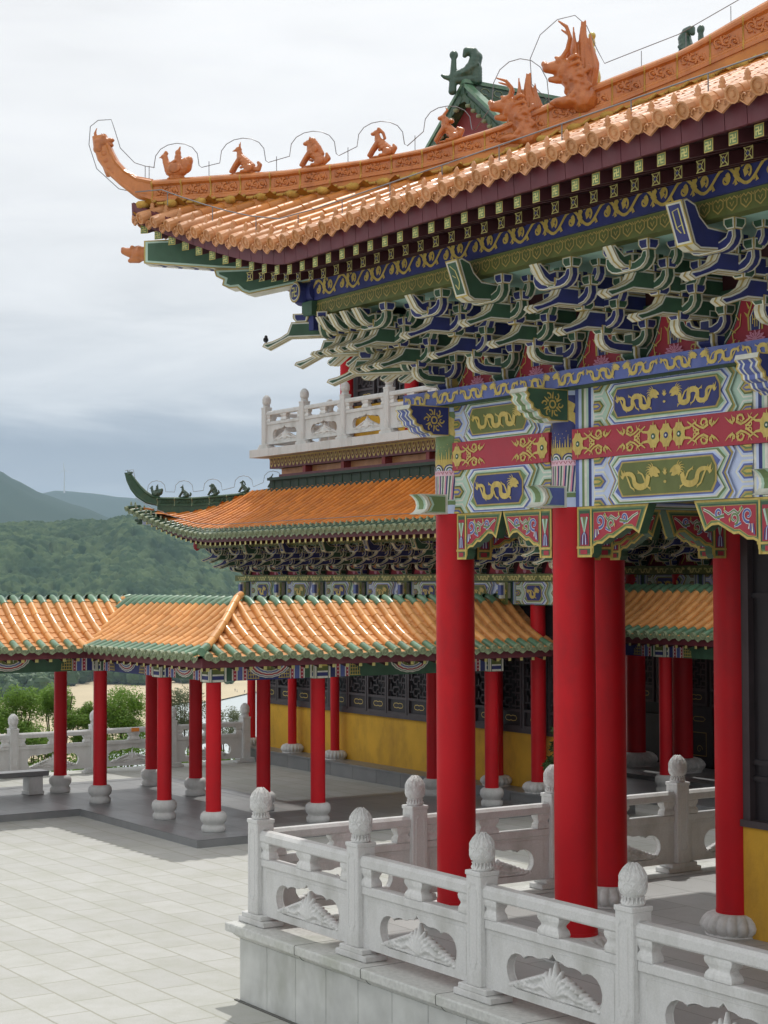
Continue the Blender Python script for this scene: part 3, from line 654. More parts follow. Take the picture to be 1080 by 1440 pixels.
# --- carved spandrels under the lintels
def spandrel(x, L, d, y=YF-.075, H=.43, T=None, seed=0):
    mb = MB(); s = H/.43
    out = [(0,0),(L,0),(L*.87,-.25*s),(L*.78,-.205*s),(L*.70,-.20*s),(L*.62,-.235*s),(L*.52,-.28*s),(L*.46,-.275*s),(L*.36,-.325*s),(L*.29,-.325*s),(L*.24,-.345*s),(L*.235,-.40*s),(L*.20,-.44*s),(0,-.44*s)]
    F = (lambda a, b, c: (x+d*a, y-c, 4.712+b)) if T is None else (lambda a, b, c: T(x+d*a, y-c, 4.712+b))
    mb.prism(out, F, -.06, .03, 'gold', 'green')
    P = Paint(mb, F, .002); P.F = lambda a, b, c: F(a, b, .03+c)
    P.poly(inset(out, .020), 'greenmid', 1); P.poly(inset(out, .034), 'green', 2)
    P.stroke([(L*.21, -.01), (L*.21, -.44*s)], .022, .022, 'gold', 4)
    P.stroke([(.0, -.355*s), (L*.24, -.355*s)], .020, .020, 'gold', 4)
    P.rect(L*.05, -.34*s, L*.18, -.06*s, 'crimson', 3); P.rect(L*.05, -.415*s, L*.15, -.375*s, 'crimson', 3)
    for k in range(5): P.stroke([(L*(.065+.023*k), -.33*s), (L*(.075+.018*k), -.25*s), (L*(.115+.002*(k-2)), -.22*s)], .012, .006, 'bluepale' if k % 2 else 'blue', 5)
    for k in (-1, 0, 1): P.stroke([(L*.115, -.23*s), (L*(.115+.02*k), -.16*s), (L*(.115+.04*k), -.09*s)], .012, .026, 'greenpale' if k else 'greenmid', 5)
    red = [(L*.25,-.055*s),(L*.90,-.055*s),(L*.83,-.195*s),(L*.78,-.165*s),(L*.68,-.165*s),(L*.60,-.20*s),(L*.50,-.24*s),(L*.44,-.24*s),(L*.34,-.29*s),(L*.25,-.30*s)]
    P.poly(inset(red, -.006), 'goldline', 3); P.poly(red, 'crimson', 4)
    def leaf(pts, w, c): P.stroke(pts, w*1.5, w*.9, 'white', 5); P.stroke(pts, w, w*.35, c, 6)
    for (cx, cz, r, c, dd) in ((.34,-.13,.062,'bluemid',1), (.50,-.155,.052,'greenmid',-1), (.68,-.11,.042,'bluemid',1)):
        n = 14; pts = [(L*cx+r*s*(1-.8*i/n)*cos(-1.8+dd*i/n*7), cz*s+r*s*(1-.8*i/n)*sin(-1.8+dd*i/n*7)) for i in range(n+1)]
        P.stroke(pts, .034*s, .018*s, 'white', 5); P.stroke(pts, .022*s, .010*s, c, 6)
    leaf([(L*.40,-.07*s),(L*.45,-.12*s),(L*.50,-.09*s),(L*.57,-.12*s),(L*.62,-.09*s)], .020, 'greenmid')
    leaf([(L*.62,-.13*s),(L*.72,-.145*s),(L*.80,-.10*s),(L*.87,-.075*s)], .022, 'greenmid')
    leaf([(L*.42,-.19*s),(L*.46,-.21*s),(L*.50,-.22*s)], .018, 'bluemid')
    for k in range(4): P.stroke([(L*(.262+.022*k), (-.285+.014*k)*s), (L*(.275+.014*k), -.20*s)], .014, .006, 'white' if k % 2 else 'bluemid', 7)
    for (a, b) in ((.425,-.085), (.55,-.165), (.61,-.075)): P.poly([(L*a, b*s+.02), (L*a+.01, b*s), (L*a, b*s-.025), (L*a-.01, b*s)], 'gold', 7)
    return mb
sb = (X2-X1)/2-.185
for x, L, d in ((X1+.18, sb, 1), (X2-.18, sb, -1), (X2+.18, .93, 1), (X3-.18, .93, -1), (X3+.18, .93, 1), (X4-.18, .93, -1), (X4+.18, .93, 1)):
    fin(spandrel(x, L, d).build('carved_spandrel', hall))
for x, L, d in ((X1+.18, sb, 1), (X2-.17, sb, -1)):
    fin(spandrel(x, L, d, T=lambda x, y, z: (x, y+YB-YF, z)).build('carved_spandrel', hall, label='shaded spandrel on the rear row of columns'))
for x0, x1 in ((X1, 0), (X2, 0)):
    for a, L, d in ((YF+.19, .75, 1), (YB-.17, .75, -1)):
        fin(spandrel(a, L, d, T=lambda x, y, z: (x0+(YF-y), x, z)).build('carved_spandrel', hall))

# --- platform beam over the lintels, with a gold dragon frieze
mb = MB(); yb = YF-.30
mb.box(.80, yb, 5.750, 12.6, YF+.22, 5.897, 'bluemid'); mb.box(.80-.02, yb+.52, 5.752, X1+.22, YB+.5, 5.895, 'bluemid')
P = Paint(mb, FY(yb), .003)
for i in range(25):
    x = .86+i*.463; dragon(P, x-.02, 5.748, .44, .152, 'gold', 2, i % 2 == 1, i)
Pb = Paint(mb, lambda a, b, c: (a, b, 5.750-c), .003)
Pb.rect(.82, yb+.01, 12.6, yb+.19, 'green', 1)
for i in range(125): Pb.stroke([(.86+i*.093, yb+.03), (.90+i*.093, yb+.10), (.86+i*.093, yb+.17)], .012, .012, 'olive', 2)
fin(mb.build('frieze_beam', hall))

# --- cloud-shaped beam ends on the column heads
for x, cm, c2 in ((X1, 'blue', 'bluepale'), (X2, 'green', 'greenpale'), (X3, 'blue', 'bluepale'), (X4, 'green', 'greenpale')):
    mb = MB(); F = lambda o, z, c: (x+c, YF-o, z)
    up = [(.15,5.748),(.60,5.748),(.615,5.71),(.585,5.685),(.60,5.65),(.57,5.62),(.545,5.605),(.54,5.57),(.50,5.55),(.475,5.55),(.455,5.51),(.41,5.49),(.37,5.49),(.34,5.465),(.15,5.465)]
    mb.prism(up, F, -.12, .12, cm, 'cream')
    P = Paint(mb, lambda a, b, c: F(a, b, .12+c), .002)
    P.poly(up, 'gold', 1); P.poly(inset(up, .010), cm, 2)
    P.ring(.33, 5.61, .032, .016, 'gold', 4, 12); [P.stroke([(.33+.05*cos(k*pi/3+.5), 5.61+.05*sin(k*pi/3+.5)), (.33+.11*cos(k*pi/3+.6), 5.61+.11*sin(k*pi/3+.6))], .022, .006, 'gold', 4) for k in range(6)]
    for k in range(6): an = k*pi/3; P.spiral(.33+.082*cos(an), 5.61+.075*sin(an), .034, an, .8, .015, 'gold', 4, d=1)
    # scalloped face stripes along the front edge
    for w, m, c0, c1 in ((.012, 'gold', -.122, .122), (.007, c2, -.10, .10), (.004, 'cream', -.075, .075), (.002, cm, -.05, .05), (-.001, 'cream', -.018, .018)):
        pass
    edge = up[2:14]
    def strip(c0, c1, e, m):
        vs = []; 
        for i, (o, z) in enumerate(edge): vs += [F(o+e*.8, z-e, c0), F(o+e*.8, z-e, c1)]
        mb.add(vs, [(2*i, 2*i+1, 2*i+3, 2*i+2) for i in range(len(edge)-1)], m)
    strip(-.12, .12, .002, 'gold'); strip(-.10, .10, .004, 'cream'); strip(-.08, .08, .006, 'bluemid' if cm == 'blue' else 'greenpale'); strip(-.05, .05, .008, 'cream'); strip(-.03, .03, .010, 'bluemid' if cm == 'blue' else 'greenmid')
    fin(mb.build('cloud_beam_end', hall)); mb = MB(); P.mb = mb
    lo = [(.15,4.90),(.47,4.90),(.43,4.875),(.40,4.84),(.39,4.80),(.40,4.76),(.43,4.73),(.47,4.71),(.15,4.71)]
    mb.prism(lo, F, -.10, .10, 'greenmid', 'cream')
    P.F = lambda a, b, c: F(a, b, .10+c)
    P.poly(lo, 'cream', 1)
    for e_, m, L in ((.02, 'goldline', 2), (.030, 'greenpale', 3), (.05, 'bluemid' if cm == 'green' else 'greenmid', 4)):
        P.poly([(.19, 4.90-e_*.4), (.455-e_*1.2, 4.90-e_*.4), (.42-e_*1.3, 4.87), (.385-e_*1.3, 4.80), (.42-e_*1.3, 4.74), (.455-e_*1.2, 4.71+e_*.4), (.19, 4.71+e_*.4)], m, L)
    edge = lo[1:8]; strip(-.098, .098, .002, 'cream'); strip(-.07, .07, .004, 'greenpale'); strip(-.04, .04, .006, 'greenmid')
    fin(mb.build('lower_beam_end', hall))

# --- bracket sets
def arm(mb, pl, F, t, fill, rim=.010, side='trim', two=False, strip='goldline'):
    mb.prism(pl, F, -t/2, t/2, fill, side)
    n = len(pl); e = .0016; q = inset(pl, -e); A = sum(pl[i][0]*pl[(i+1) % n][1]-pl[(i+1) % n][0]*pl[i][1] for i in range(n))
    vs = [F(a, b, -t*.27) for a, b in q]+[F(a, b, t*.27) for a, b in q]; k_ = .10 if strip == 'goldline' else .27; vs = [F(a, b, -t*k_) for a, b in q]+[F(a, b, t*k_) for a, b in q]; mb.add(vs, [(i, (i+1) % n, n+(i+1) % n, n+i) for i in range(n)], strip)
    for sg in ((1, -1) if two else (1,)):
        P = Paint(mb, (lambda a, b, c: F(a, b, sg*(t/2+c))), .0018)
        P.poly(pl, 'goldline', 1); P.poly(inset(pl, rim*.55), 'cream', 2); P.poly(inset(pl, rim*1.7), fill, 3)
def dou(mb, cx, cy, z, w, h, F, fill, depth=None):    # small tapered block; F(a,o,z)
    d = (depth or w)
    def ring(s, zz): return [F(cx-w*s/2, cy-d*s/2, zz), F(cx+w*s/2, cy-d*s/2, zz), F(cx+w*s/2, cy+d*s/2, zz), F(cx-w*s/2, cy+d*s/2, zz)]
    vs = ring(.66, z)+ring(1, z+h*.45)+ring(1, z+h)
    mb.add(vs, [(k*4+j, k*4+(j+1) % 4, k*4+4+(j+1) % 4, k*4+4+j) for k in range(2) for j in range(4)]+[(8,9,10,11), (3,2,1,0)], 'goldline')
    for e_, s, m in ((.0015, .88, 'cream'), (.003, .68, fill)):
        za, zb, zc = z+h*(.5-.5*s), z+h*.46, z+h*(.5+.5*s)
        wl = lambda zz: w*(.66+.34*min(1, (zz-z)/(h*.45)))/2*s
        f = d/2+e_; g = w/2+e_
        vs = [F(cx-wl(za), cy+f*.66+(za-z)/(h*.45)*f*.34 if za < zb else cy+f, za), F(cx+wl(za), cy+f*.66+(za-z)/(h*.45)*f*.34 if za < zb else cy+f, za), F(cx+w/2*s, cy+f, zb), F(cx+w/2*s, cy+f, zc), F(cx-w/2*s, cy+f, zc), F(cx-w/2*s, cy+f, zb)]
        mb.add(vs, [(0,1,2,5), (5,2,3,4)], m)
        vs = [F(cx+g*.66+(za-z)/(h*.45)*g*.34, cy-wl(za), za), F(cx+g*.66+(za-z)/(h*.45)*g*.34, cy+wl(za), za), F(cx+g, cy+d/2*s, zb), F(cx+g, cy+d/2*s, zc), F(cx+g, cy-d/2*s, zc), F(cx+g, cy-d/2*s, zb)]
        mb.add(vs, [(0,1,2,5), (5,2,3,4)], m)
def cross_arm(mb, F, o, z, L, fill, alt, h=.145, blocks=(-1, 0, 1)):
    pl = [(-L,.145),(-L-.005,.09),(-L+.02,.045),(-L+.07,.012),(-L+.13,0),(L-.13,0),(L-.07,.012),(L-.02,.045),(L+.005,.09),(L,.145),(L-.05,.145),(L-.075,.10),(L-.14,.075),(.06,.075),(.06,.13),(-.06,.13),(-.06,.075),(-L+.14,.075),(-L+.075,.10),(-L+.05,.145)]
    arm(mb, [(a, z+b) for a, b in pl], lambda a, b, c: F(a, o+c, b), .085, fill, .008, strip=fill)
    for k in blocks:
        dou(mb, k*(L-.03), o, z+.145 if k else z+.12, .115, .085, F, alt)
def beak(o0, tip, z, ztip, h=.15):
    return [(o0, z+.005), (tip-.28, z-.005), (tip-.06, ztip-.035), (tip, ztip-.005), (tip-.02, ztip+.026), (tip-.10, ztip+.045), (tip-.19, ztip+.082), (tip-.26, ztip+.125), (tip-.30, z+h), (o0, z+h)]
def plaque(mb, F, o, z0, z1, fill, line, glyph):
    # raised horn-shaped head with a framed front face
    sd = [(o-.42, z0+.02), (o-.06, z0), (o+.0, z0+.03), (o+.11, z1), (o+.07, z1+.015), (o-.02, z1-.02), (o-.06, z1-.10), (o-.14, z0+.17), (o-.42, z0+.15)]
    arm(mb, sd, lambda a, b, c: F(c, a, b), .17, fill, .010)
    q = lambda a, t, e=0: F(a, o+.005+.115*t+e, z0+.03+(z1-z0-.03)*t)
    for k, (w, m) in enumerate(((.086, 'gold'), (.077, 'cream'), (.060, fill))):
        s = .04*k; mb.add([q(-w, s, .002+.0015*k), q(w, s, .002+.0015*k), q(w, 1-s, .002+.0015*k), q(-w, 1-s, .002+.0015*k)], [(0,1,2,3)], m)
    G = Paint(mb, lambda a, b, c: q(a, b, .006+c), .001)
    for st in glyph: G.stroke(st, .013, .013, line, 1)
def bracket(fill, alt, head=False):
    mb = MB(); F = lambda a, o, z: (a, -o, z)
    S = lambda a0: (lambda a, b, c: F(a0+c, a, b))
    dou(mb, 0, .02, 5.897, .20, .14, F, alt, .26)
    arm(mb, [(-.1,5.98),(.30,5.98),(.40,5.995),(.455,6.03),(.475,6.075),(.47,6.12),(.42,6.12),(.40,6.085),(.34,6.06),(-.1,6.06)], S(0), .10, fill, .008)
    cross_arm(mb, F, .10, 6.02, .215, alt, fill)
    dou(mb, 0, .42, 6.115, .13, .075, F, alt)
    arm(mb, beak(-.1, .92, 6.155, 6.115, .15), S(0), .105, fill, .011)
    cross_arm(mb, F, .40, 6.165, .20, fill, alt)
    dou(mb, 0, .63, 6.30, .13, .075, F, alt)
    arm(mb, beak(-.1, 1.22, 6.325, 6.275, .15), S(0), .105, fill, .011)
    cross_arm(mb, F, .69, 6.335, .20, fill, alt); cross_arm(mb, F, .41, 6.335, .26, fill, alt, blocks=(-1, 1))
    dou(mb, 0, .92, 6.465, .13, .075, F, alt)
    cross_arm(mb, F, .92, 6.455, .24, fill, alt, blocks=(-1, 1)); cross_arm(mb, F, .66, 6.485, .27, fill, alt, blocks=(-1, 1))
    if head: plaque(mb, F, 1.20, 6.46, 6.80, fill, 'lemon', head)
    else:
        arm(mb, [(-.1,6.475),(.85,6.475),(1.03,6.49),(1.09,6.53),(1.16,6.64),(1.12,6.65),(1.03,6.58),(.98,6.60),(.90,6.61),(-.1,6.61)], S(0), .10, fill, .010)
    # stacked centre stem seen between the arms
    mb.box(-.045, .02, 6.0, .045, .14, 6.60, fill)
    return mb
G1 = [[(-.03,.78),(.035,.82)], [(.033,.83),(.033,.25)], [(-.03,.78),(-.03,.40),(.0,.28)], [(-.02,.42),(.03,.46)]]
G2 = [[(-.035,.85),(.02,.70),(.035,.40),(.0,.22)], [(-.035,.60),(.0,.52)], [(-.03,.35),(-.005,.20)]]
protoG = bracket('green', 'blue'); protoB = bracket('blue', 'green'); protoGh = bracket('green', 'blue', G2); protoBh = bracket('blue', 'green', G1)
bo = {}
for k, p in (('g', protoG), ('b', protoB), ('gh', protoGh), ('bh', protoBh)): bo[k] = p
bx = [(X1, 'g'), (2.155, 'b'), (X2, 'gh'), (3.98, 'b'), (4.90, 'g'), (X3, 'bh'), (6.74, 'g'), (7.66, 'b'), (X4, 'gh'), (9.5, 'b'), (10.42, 'g'), (X5, 'bh'), (12.26, 'g')]
first = {}
def put_bracket(k, x, y, rz=0, parent=hall, sc=1, z=0):
    if k not in first: first[k] = bo[k].build('bracket_set', None); o = first[k]; o.parent = parent
    else: o = first[k].copy(); COL.objects.link(o); o.parent = parent
    o.location = Vector((x, y, z))-parent.location; o.rotation_euler = (0, 0, rz); o.scale = (sc, sc, sc)
    return o
for x, k in bx: put_bracket(k, x, YF)
for y, k in ((YF, 'g'), (2.66, 'b'), (YB, 'gh'), (4.55, 'b'), (5.5, 'g')): put_bracket(k, X1, y, -pi/2)
# corner: long diagonal beaks and the extra side arms
mb = MB()
T45 = lambda a, o, z: (X1-(o-a)*.70711, YF-(o+a)*.70711, z)
Sd = lambda a, b, c: T45(c, a, b)
for (o1, z, zt, f) in ((1.27, 6.10, 6.035, 'green'), (1.60, 6.30, 6.215, 'green'), (1.93, 6.49, 6.41, 'green')):
    arm(mb, beak(0, o1, z, zt, .15), Sd, .12, f, .012); dou(mb, 0, o1-.40, z+.15, .16, .08, T45, 'blue')
for i, dx in enumerate((-.22, -.44, -.66)):
    for lv, (tip, z, zt) in enumerate(((.92, 6.155, 6.115), (1.22, 6.325, 6.275))):
        if lv == 0 and i == 2: continue
        for mirror in (0, 1):
            G_ = (lambda a, b, c: (X1+dx+c, YF-a, b)) if not mirror else (lambda a, b, c: MIR((X1+dx+c, YF-a, b)))
            arm(mb, beak(.3, tip, z, zt, .15), G_, .10, 'green', .011, two=mirror)
            if not mirror: dou(mb, X1+dx, -YF+tip-.3, z+.15, .12, .08, lambda a, o, zz: (a, -o, zz), 'blue')
    for mirror in (0, 1):
        G_ = (lambda a, b, c: (X1+dx+c, YF-a, b)) if not mirror else (lambda a, b, c: MIR((X1+dx+c, YF-a, b)))
        arm(mb, [(.4,6.475),(.85,6.475),(1.03,6.49),(1.09,6.53),(1.16,6.64),(1.12,6.65),(1.03,6.58),(.98,6.60),(.90,6.61),(.4,6.61)], G_, .09, 'green', .010, two=mirror)
mb.T = None
# hanging post under the crossing purlins
xq, yq = X1-1.0+.02, YF-1.0+.02
mb.box(xq-.09, yq-.09, 6.55, xq+.09, yq+.09, 6.69, 'blue')
mb.box(xq-.05, yq-.14, 6.69, xq+.14, yq+.05, 6.83, 'green')
# layered corner bracket: concentric boat arms carrying the hip
F = lambda a, o, z: T45(a, o, z)
cross_arm(mb, F, 1.25, 6.47, .30, 'green', 'blue', blocks=(-1, 1)); cross_arm(mb, F, .8, 6.30, .34, 'green', 'blue', blocks=(-1, 1)); cross_arm(mb, F, .45, 6.12, .30, 'green', 'blue', blocks=(-1, 1))
fin(mb.build('corner_bracket_set', hall, label='fan of long green beaks on the outer corner'))
mb = MB()
for dz, r in ((6.80, .062), (6.66, .085)):
    mb.revolve([(.01, -r)]+[(r*cos(t*pi/8-pi/2), r*sin(t*pi/8-pi/2)) for t in range(1, 8)]+[(.01, r)], (xq-.16, yq+.02, dz), 16, 'crimson')
    for k in range(6): an = k*1.05; mb.revolve([(.012, 0), (.012, .003)], (xq-.16+r*.98*cos(an), yq+.02+r*.98*sin(an), dz), 6, 'pinkpale')
mb.revolve([(.03, 0), (.035, .03), (.03, .06)], (xq-.16, yq+.02, 6.71), 10, 'blue')
mb.box(xq-.20, yq-.02, 6.83, xq-.05, yq+.06, 6.86, 'crimson')
fin(mb.build('hanging_red_bud', hall))

# --- red boards between the brackets
mb = MB()
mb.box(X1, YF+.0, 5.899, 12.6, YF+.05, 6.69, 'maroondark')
mb.box(X1, YF+.05, 5.899, X1+.05, 6, 6.69, 'maroondark')
xs = [b[0] for b in bx]
for i in range(len(xs)-1):
    cx = (xs[i]+xs[i+1])/2; w = (xs[i+1]-xs[i])/2
    F = lambda a, b, c: (cx+a, YF-.03-c, 5.90+b)
    P = Paint(mb, F, .003)
    def bell(s):
        half = [(w*.80*s, 0), (w*.72*s, .05), (w*.58*s, .12), (w*.46*s, .22), (w*.40*s, .30), (w*.34*s, .38), (w*.18*s, .44)]
        return [(-a, b) for a, b in half]+[(a, b) for a, b in reversed(half)]
    mb.box(cx-w*.96, YF-.028, 5.90, cx+w*.96, YF-.005, 6.38, 'green')
    for k, (s, m) in enumerate(((1.14, 'cream'), (1.08, 'green'), (1.0, 'crimson'))): P.poly(bell(s), m, k+1)
    L = 6; P = Paint(mb, lambda a, b, c: (cx+a*1.3, YF-.03-c, 5.90+b*1.22), .003)
    P.stroke([(-.055,.10), (-.06,.20), (0,.34), (.06,.20), (.055,.10)], .014, .014, 'gold', L); P.poly([(-.04,.10),(-.045,.19),(0,.27),(.045,.19),(.04,.10)], 'blue', L); P.stroke([(-.035,.10), (-.04,.185), (0,.255), (.04,.185), (.035,.10)], .007, .007, 'cream', L+1)
    for k in range(7):
        an = pi*(k+.5)/7; P.stroke([(.065*cos(an), .17+.12*sin(an)), (.095*cos(an), .19+.16*sin(an))], .018, .003, 'gold', L)
    for st in ([(-.02,.23),(.02,.23)], [(0,.24),(0,.12)], [(-.018,.20),(-.018,.14)], [(.018,.20),(.018,.12)], [(-.02,.17),(.02,.17)]): P.stroke(st, .007, .007, 'gold', L+2)
    for k in range(7):   # lotus
        an = pi*k/6; P.stroke([(0, .035), (.05*cos(an), .04+.035*sin(an)), (.085*cos(an), .045+.055*sin(an))], .008, .006, 'pink', L+2, mid=.028); P.stroke([(.02*cos(an), .04+.02*sin(an)), (.06*cos(an), .045+.045*sin(an))], .004, .004, 'crimson', L+3, mid=.012)
    for sg in (-1, 1):
        P.stroke([(sg*w*.56, .01), (sg*w*.40, .04), (sg*w*.42, .10), (sg*w*.28, .14), (sg*w*.26, .22)], .014, .006, 'gold', L)
        P.spiral(sg*w*.36, .05, .03, 0, .8, .009, 'gold', L, d=sg)
        P.stroke([(sg*w*.36, .10), (sg*w*.46, .13)], .010, .004, 'gold', L); P.stroke([(sg*w*.30, .18), (sg*w*.36, .22)], .010, .004, 'gold', L)
fin(mb.build('bracket_boards', hall))

# --- eave purlins: blue scroll band over green heart band
mb = MB(); yp = YF-1.0; xa = X1-1.0
for mir in (0, 1):
    mb.T = (lambda x, y, z: MIR((x, y, z))) if mir else None
    x1 = 12.6 if not mir else 6
    mb.box(xa+.07, yp-.08, 6.835, x1, yp+.10, 7.05, 'blue'); mb.box(xa+.07, yp-.055, 6.685, x1, yp+.08, 6.833, 'olive')
    P = Paint(mb, FY(yp-.08), .003)
    if not mir:
        scrollband(P, xa+.12, 12.5, 6.845, .195, 'gold', 2, .43)
        P2 = Paint(mb, FY(yp-.055), .003); n = 88
        for i in range(n):
            x = xa+.16+i*.14; z = 6.755
            P2.stroke([(x, z-.052), (x-.05, z-.015), (x-.052, z+.03), (x-.02, z+.05), (x, z+.03), (x+.02, z+.05), (x+.052, z+.03), (x+.05, z-.015), (x, z-.052)], .011, .011, 'goldline', 2)
            P2.stroke([(x-.02, z+.012), (x, z-.02), (x+.02, z+.012)], .009, .009, 'goldline', 2)
            P2.stroke([(x+.05, z+.05), (x+.07, z+.03), (x+.09, z+.05)], .008, .008, 'goldline', 2)
    mb.box(xa+.3, yp+.082, 6.687, x1, YF-.001, 6.715, 'mint')
mb.T = None
# crossing ends with the round blue disc
for mir in (0, 1):
    mb.T = (lambda x, y, z: MIR((x, y, z))) if mir else None
    F = lambda a, b, c: (xa-.03+a, yp-.20-c, 6.93+b)
    pr = [(.105*cos(t*pi/10), .105*sin(t*pi/10)) for t in range(20)]
    mb.prism(pr, F, -.34, 0, 'blue'); P = Paint(mb, F, .002)
    P.circ(0, 0, .105, 'goldline', 1, 20); P.circ(0, 0, .088, 'cream', 2, 20); P.circ(0, 0, .078, 'blue', 3, 20); swastika(P, 0, 0, .048, .015, 'lemon', 4)
mb.T = None
fin(mb.build('eave_purlin', hall))

# --- rafters
mb = MB()
def rafters(mb, x0, x1, sp, zf, fl, yend, depth, w, h, zo, style, mc='maroondark', c45=None, far=False):
    n = int((x1-x0)/sp+.5)
    for i in range(n+1):
        x = x0+i*sp; an = 0
        if c45 and x < c45[0]: an = min(1, (c45[0]-x)/(c45[0]-c45[1]))*radians(42)
        y = yend-fl(x); z = zf(x)+zo; ca, sa = cos(an), sin(an); sl = .27
        # c<0 runs inwards (+Y, fanned towards +X)
        F = lambda a, b, c: (x+a*ca-c*sa, y+a*sa-c*ca, z+b-c*sl)
        mb.prism([(-w/2, 0), (w/2, 0), (w/2, h), (-w/2, h)], F, -depth, 0, mc)
        P = Paint(mb, F, .002)
        if style == 1:
            P.rect(-w/2+.001, .001, w/2-.001, h-.001, 'gold', 1); P.rect(-w/2+.007, .007, w/2-.007, h-.007, 'greenmid', 2)
            swastika(P, 0, h/2, h*.30, .009, 'lemon', 3)
        elif style == 2:
            P.rect(-w/2+.001, .001, w/2-.001, h-.001, 'lemon', 1); P.rect(-w/2+.007, .007, w/2-.007, h-.007, 'maroondark', 2)
            P.stroke([(-w/2, 0), (w/2, h)], .009, .009, 'lemon', 3); P.stroke([(-w/2, h), (w/2, 0)], .009, .009, 'lemon', 4)
            P.poly([(0, h*.22), (w*.28, h/2), (0, h*.78), (-w*.28, h/2)], 'blue', 5); P.ring(0, h/2, h*.25, .006, 'lemon', 6, 4)
        else: P.rect(-w/2+.001, .001, w/2-.001, h-.001, 'lemon', 1)
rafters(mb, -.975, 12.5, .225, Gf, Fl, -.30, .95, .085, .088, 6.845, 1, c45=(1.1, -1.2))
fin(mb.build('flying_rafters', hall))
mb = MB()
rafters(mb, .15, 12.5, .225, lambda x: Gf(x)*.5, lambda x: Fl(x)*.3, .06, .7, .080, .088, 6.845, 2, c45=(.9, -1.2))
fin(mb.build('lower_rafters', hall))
# fascia board and soffit following the eave curve
mb = MB(); xs = [-1.10+.2*i for i in range(69)]
for mir in (0, 1):
    mb.T = (lambda x, y, z: MIR((x, y, z))) if mir else None
    xs_ = xs if not mir else xs[:36]
    for i in range(len(xs_)-1):
        a, b = xs_[i], xs_[i+1]; g = .003
        A = [(x, -.35-Fl(x), 6.935+Gf(x)) for x in (a+g, b-g)]; B = [(x, -.36-Fl(x), 7.12+Gf(x)) for x in (a+g, b-g)]
        C_ = [(x, -.315-Fl(x), 6.935+Gf(x)) for x in (a+g, b-g)]; D = [(x, -.315-Fl(x), 7.12+Gf(x)) for x in (a+g, b-g)]
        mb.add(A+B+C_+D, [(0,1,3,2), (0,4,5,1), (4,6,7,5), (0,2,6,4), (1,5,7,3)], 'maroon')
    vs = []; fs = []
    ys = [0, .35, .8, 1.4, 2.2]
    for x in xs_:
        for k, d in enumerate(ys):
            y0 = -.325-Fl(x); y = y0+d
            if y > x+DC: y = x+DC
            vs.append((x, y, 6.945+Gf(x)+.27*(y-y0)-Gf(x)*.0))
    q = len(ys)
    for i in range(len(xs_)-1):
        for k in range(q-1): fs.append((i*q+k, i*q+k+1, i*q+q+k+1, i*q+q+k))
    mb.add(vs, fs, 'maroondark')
mb.T = None
fin(mb.build('eave_fascia', hall))

# --- roof tiles
mb = MB()
Tf = lambda u, v, z: (u, v-.4, z)
us = [-1.06+.225*i for i in range(61)]
roof_slope(mb, Tf, us, .225, lambda u: -Fl(u), lambda u: min(u+DC+.4+.02, 6.2), lambda u, v: zroof(u, v-.4), .059, 'orange', 'orangelite', 'orange', 'pangoldshade', 'orangelite', eave=.14)
fin(mb.build('tiled_roof_slope', hall, label='sunlit front slope of orange barrel tiles'))
mb = MB(); mb.T = lambda x, y, z: MIR((x, y, z))
roof_slope(mb, Tf, us[:34], .225, lambda u: -Fl(u), lambda u: min(u+DC+.4+.02, 6.2), lambda u, v: zroof(u, v-.4), .059, 'orange', 'orangelite', 'orange', 'pangoldshade', 'orangelite', eave=.14, nr=5)
fin(mb.build('tiled_roof_slope', hall))
# rear of the roof, out of sight: closes the building against the sun
mb = MB()
mb.add([(5.3, 5.75, 10.3), (12.6, 5.75, 10.0), (12.6, 12, 7.4), (5.3, 12, 7.4), (-.9, 12, 7.4)], [(0,1,2,3)], 'deeporange')
mb.add([(5.3, 5.75, 10.3), (5.3, 12, 7.4), (-.9, 12.0, 7.4), (-.9, 7.4, 7.3), (0, 7.4, 7.6)], [(0,1,2,3)], 'deeporange')
mb.box(X1, YF, 6.72, 12.6, 11.0, 6.78, 'maroondark')
fin(mb.build('roof_deck', hall))

# --- hip ridge with beasts
prof = [(-.93,7.92,8.15),(-.487,7.925,8.165),(.038,7.955,8.178),(.657,8.06,8.245),(1.063,8.125,8.325),(1.563,8.28,8.495),(1.86,8.40,8.672),(2.35,8.63,8.915),(2.83,8.87,9.14),(3.4,9.19,9.575),(4.2,9.62,10.08),(5.2,10.2,10.7)]
mb = MB()
at = hip_set(mb, FD, prof, lambda a: zroof(a, a+DC), .075, .222, 'orangeridge', 'orangeridge', 'mortar', 'orange')
out_ = [(-.93,7.905),(-1.06,7.97),(-1.184,8.11),(-1.282,8.237),(-1.355,8.38),(-1.39,8.53),(-1.40,8.63)]
in_ = [(-.93,8.15),(-1.05,8.19),(-1.14,8.27),(-1.205,8.37),(-1.24,8.46),(-1.27,8.56),(-1.30,8.65)]
upturned_tip(mb, FD, out_, in_, .075, 'orangeridge')
r_ = random.Random(3)
for i in range(46):   # mortar where the rows meet the ridge
    a = -1.0+i*.225*.985
    if a < 5:
        p = FD(a, zroof(a, a+DC)+.035, .075); mb.revolve([(.01, -.03), (.055, -.02), (.068, .015), (.045, .04), (.01, .05)], p, 9, 'mortar', lambda an, z, r: 1+.3*sin(an*3+i))
        for q in range(4): b_ = a+.055*q; mb.tube([FD(b_, zroof(b_, b_+DC)+.05, .082), FD(b_+.05, zroof(b_+.05, b_+.05+DC)+.05+.03*(q % 2), .082)], .016, 5, 'mortar')
fin(mb.build('hip_ridge', hall, label='long carved orange hip ridge sweeping up at its end'))
RZ = radians(225)
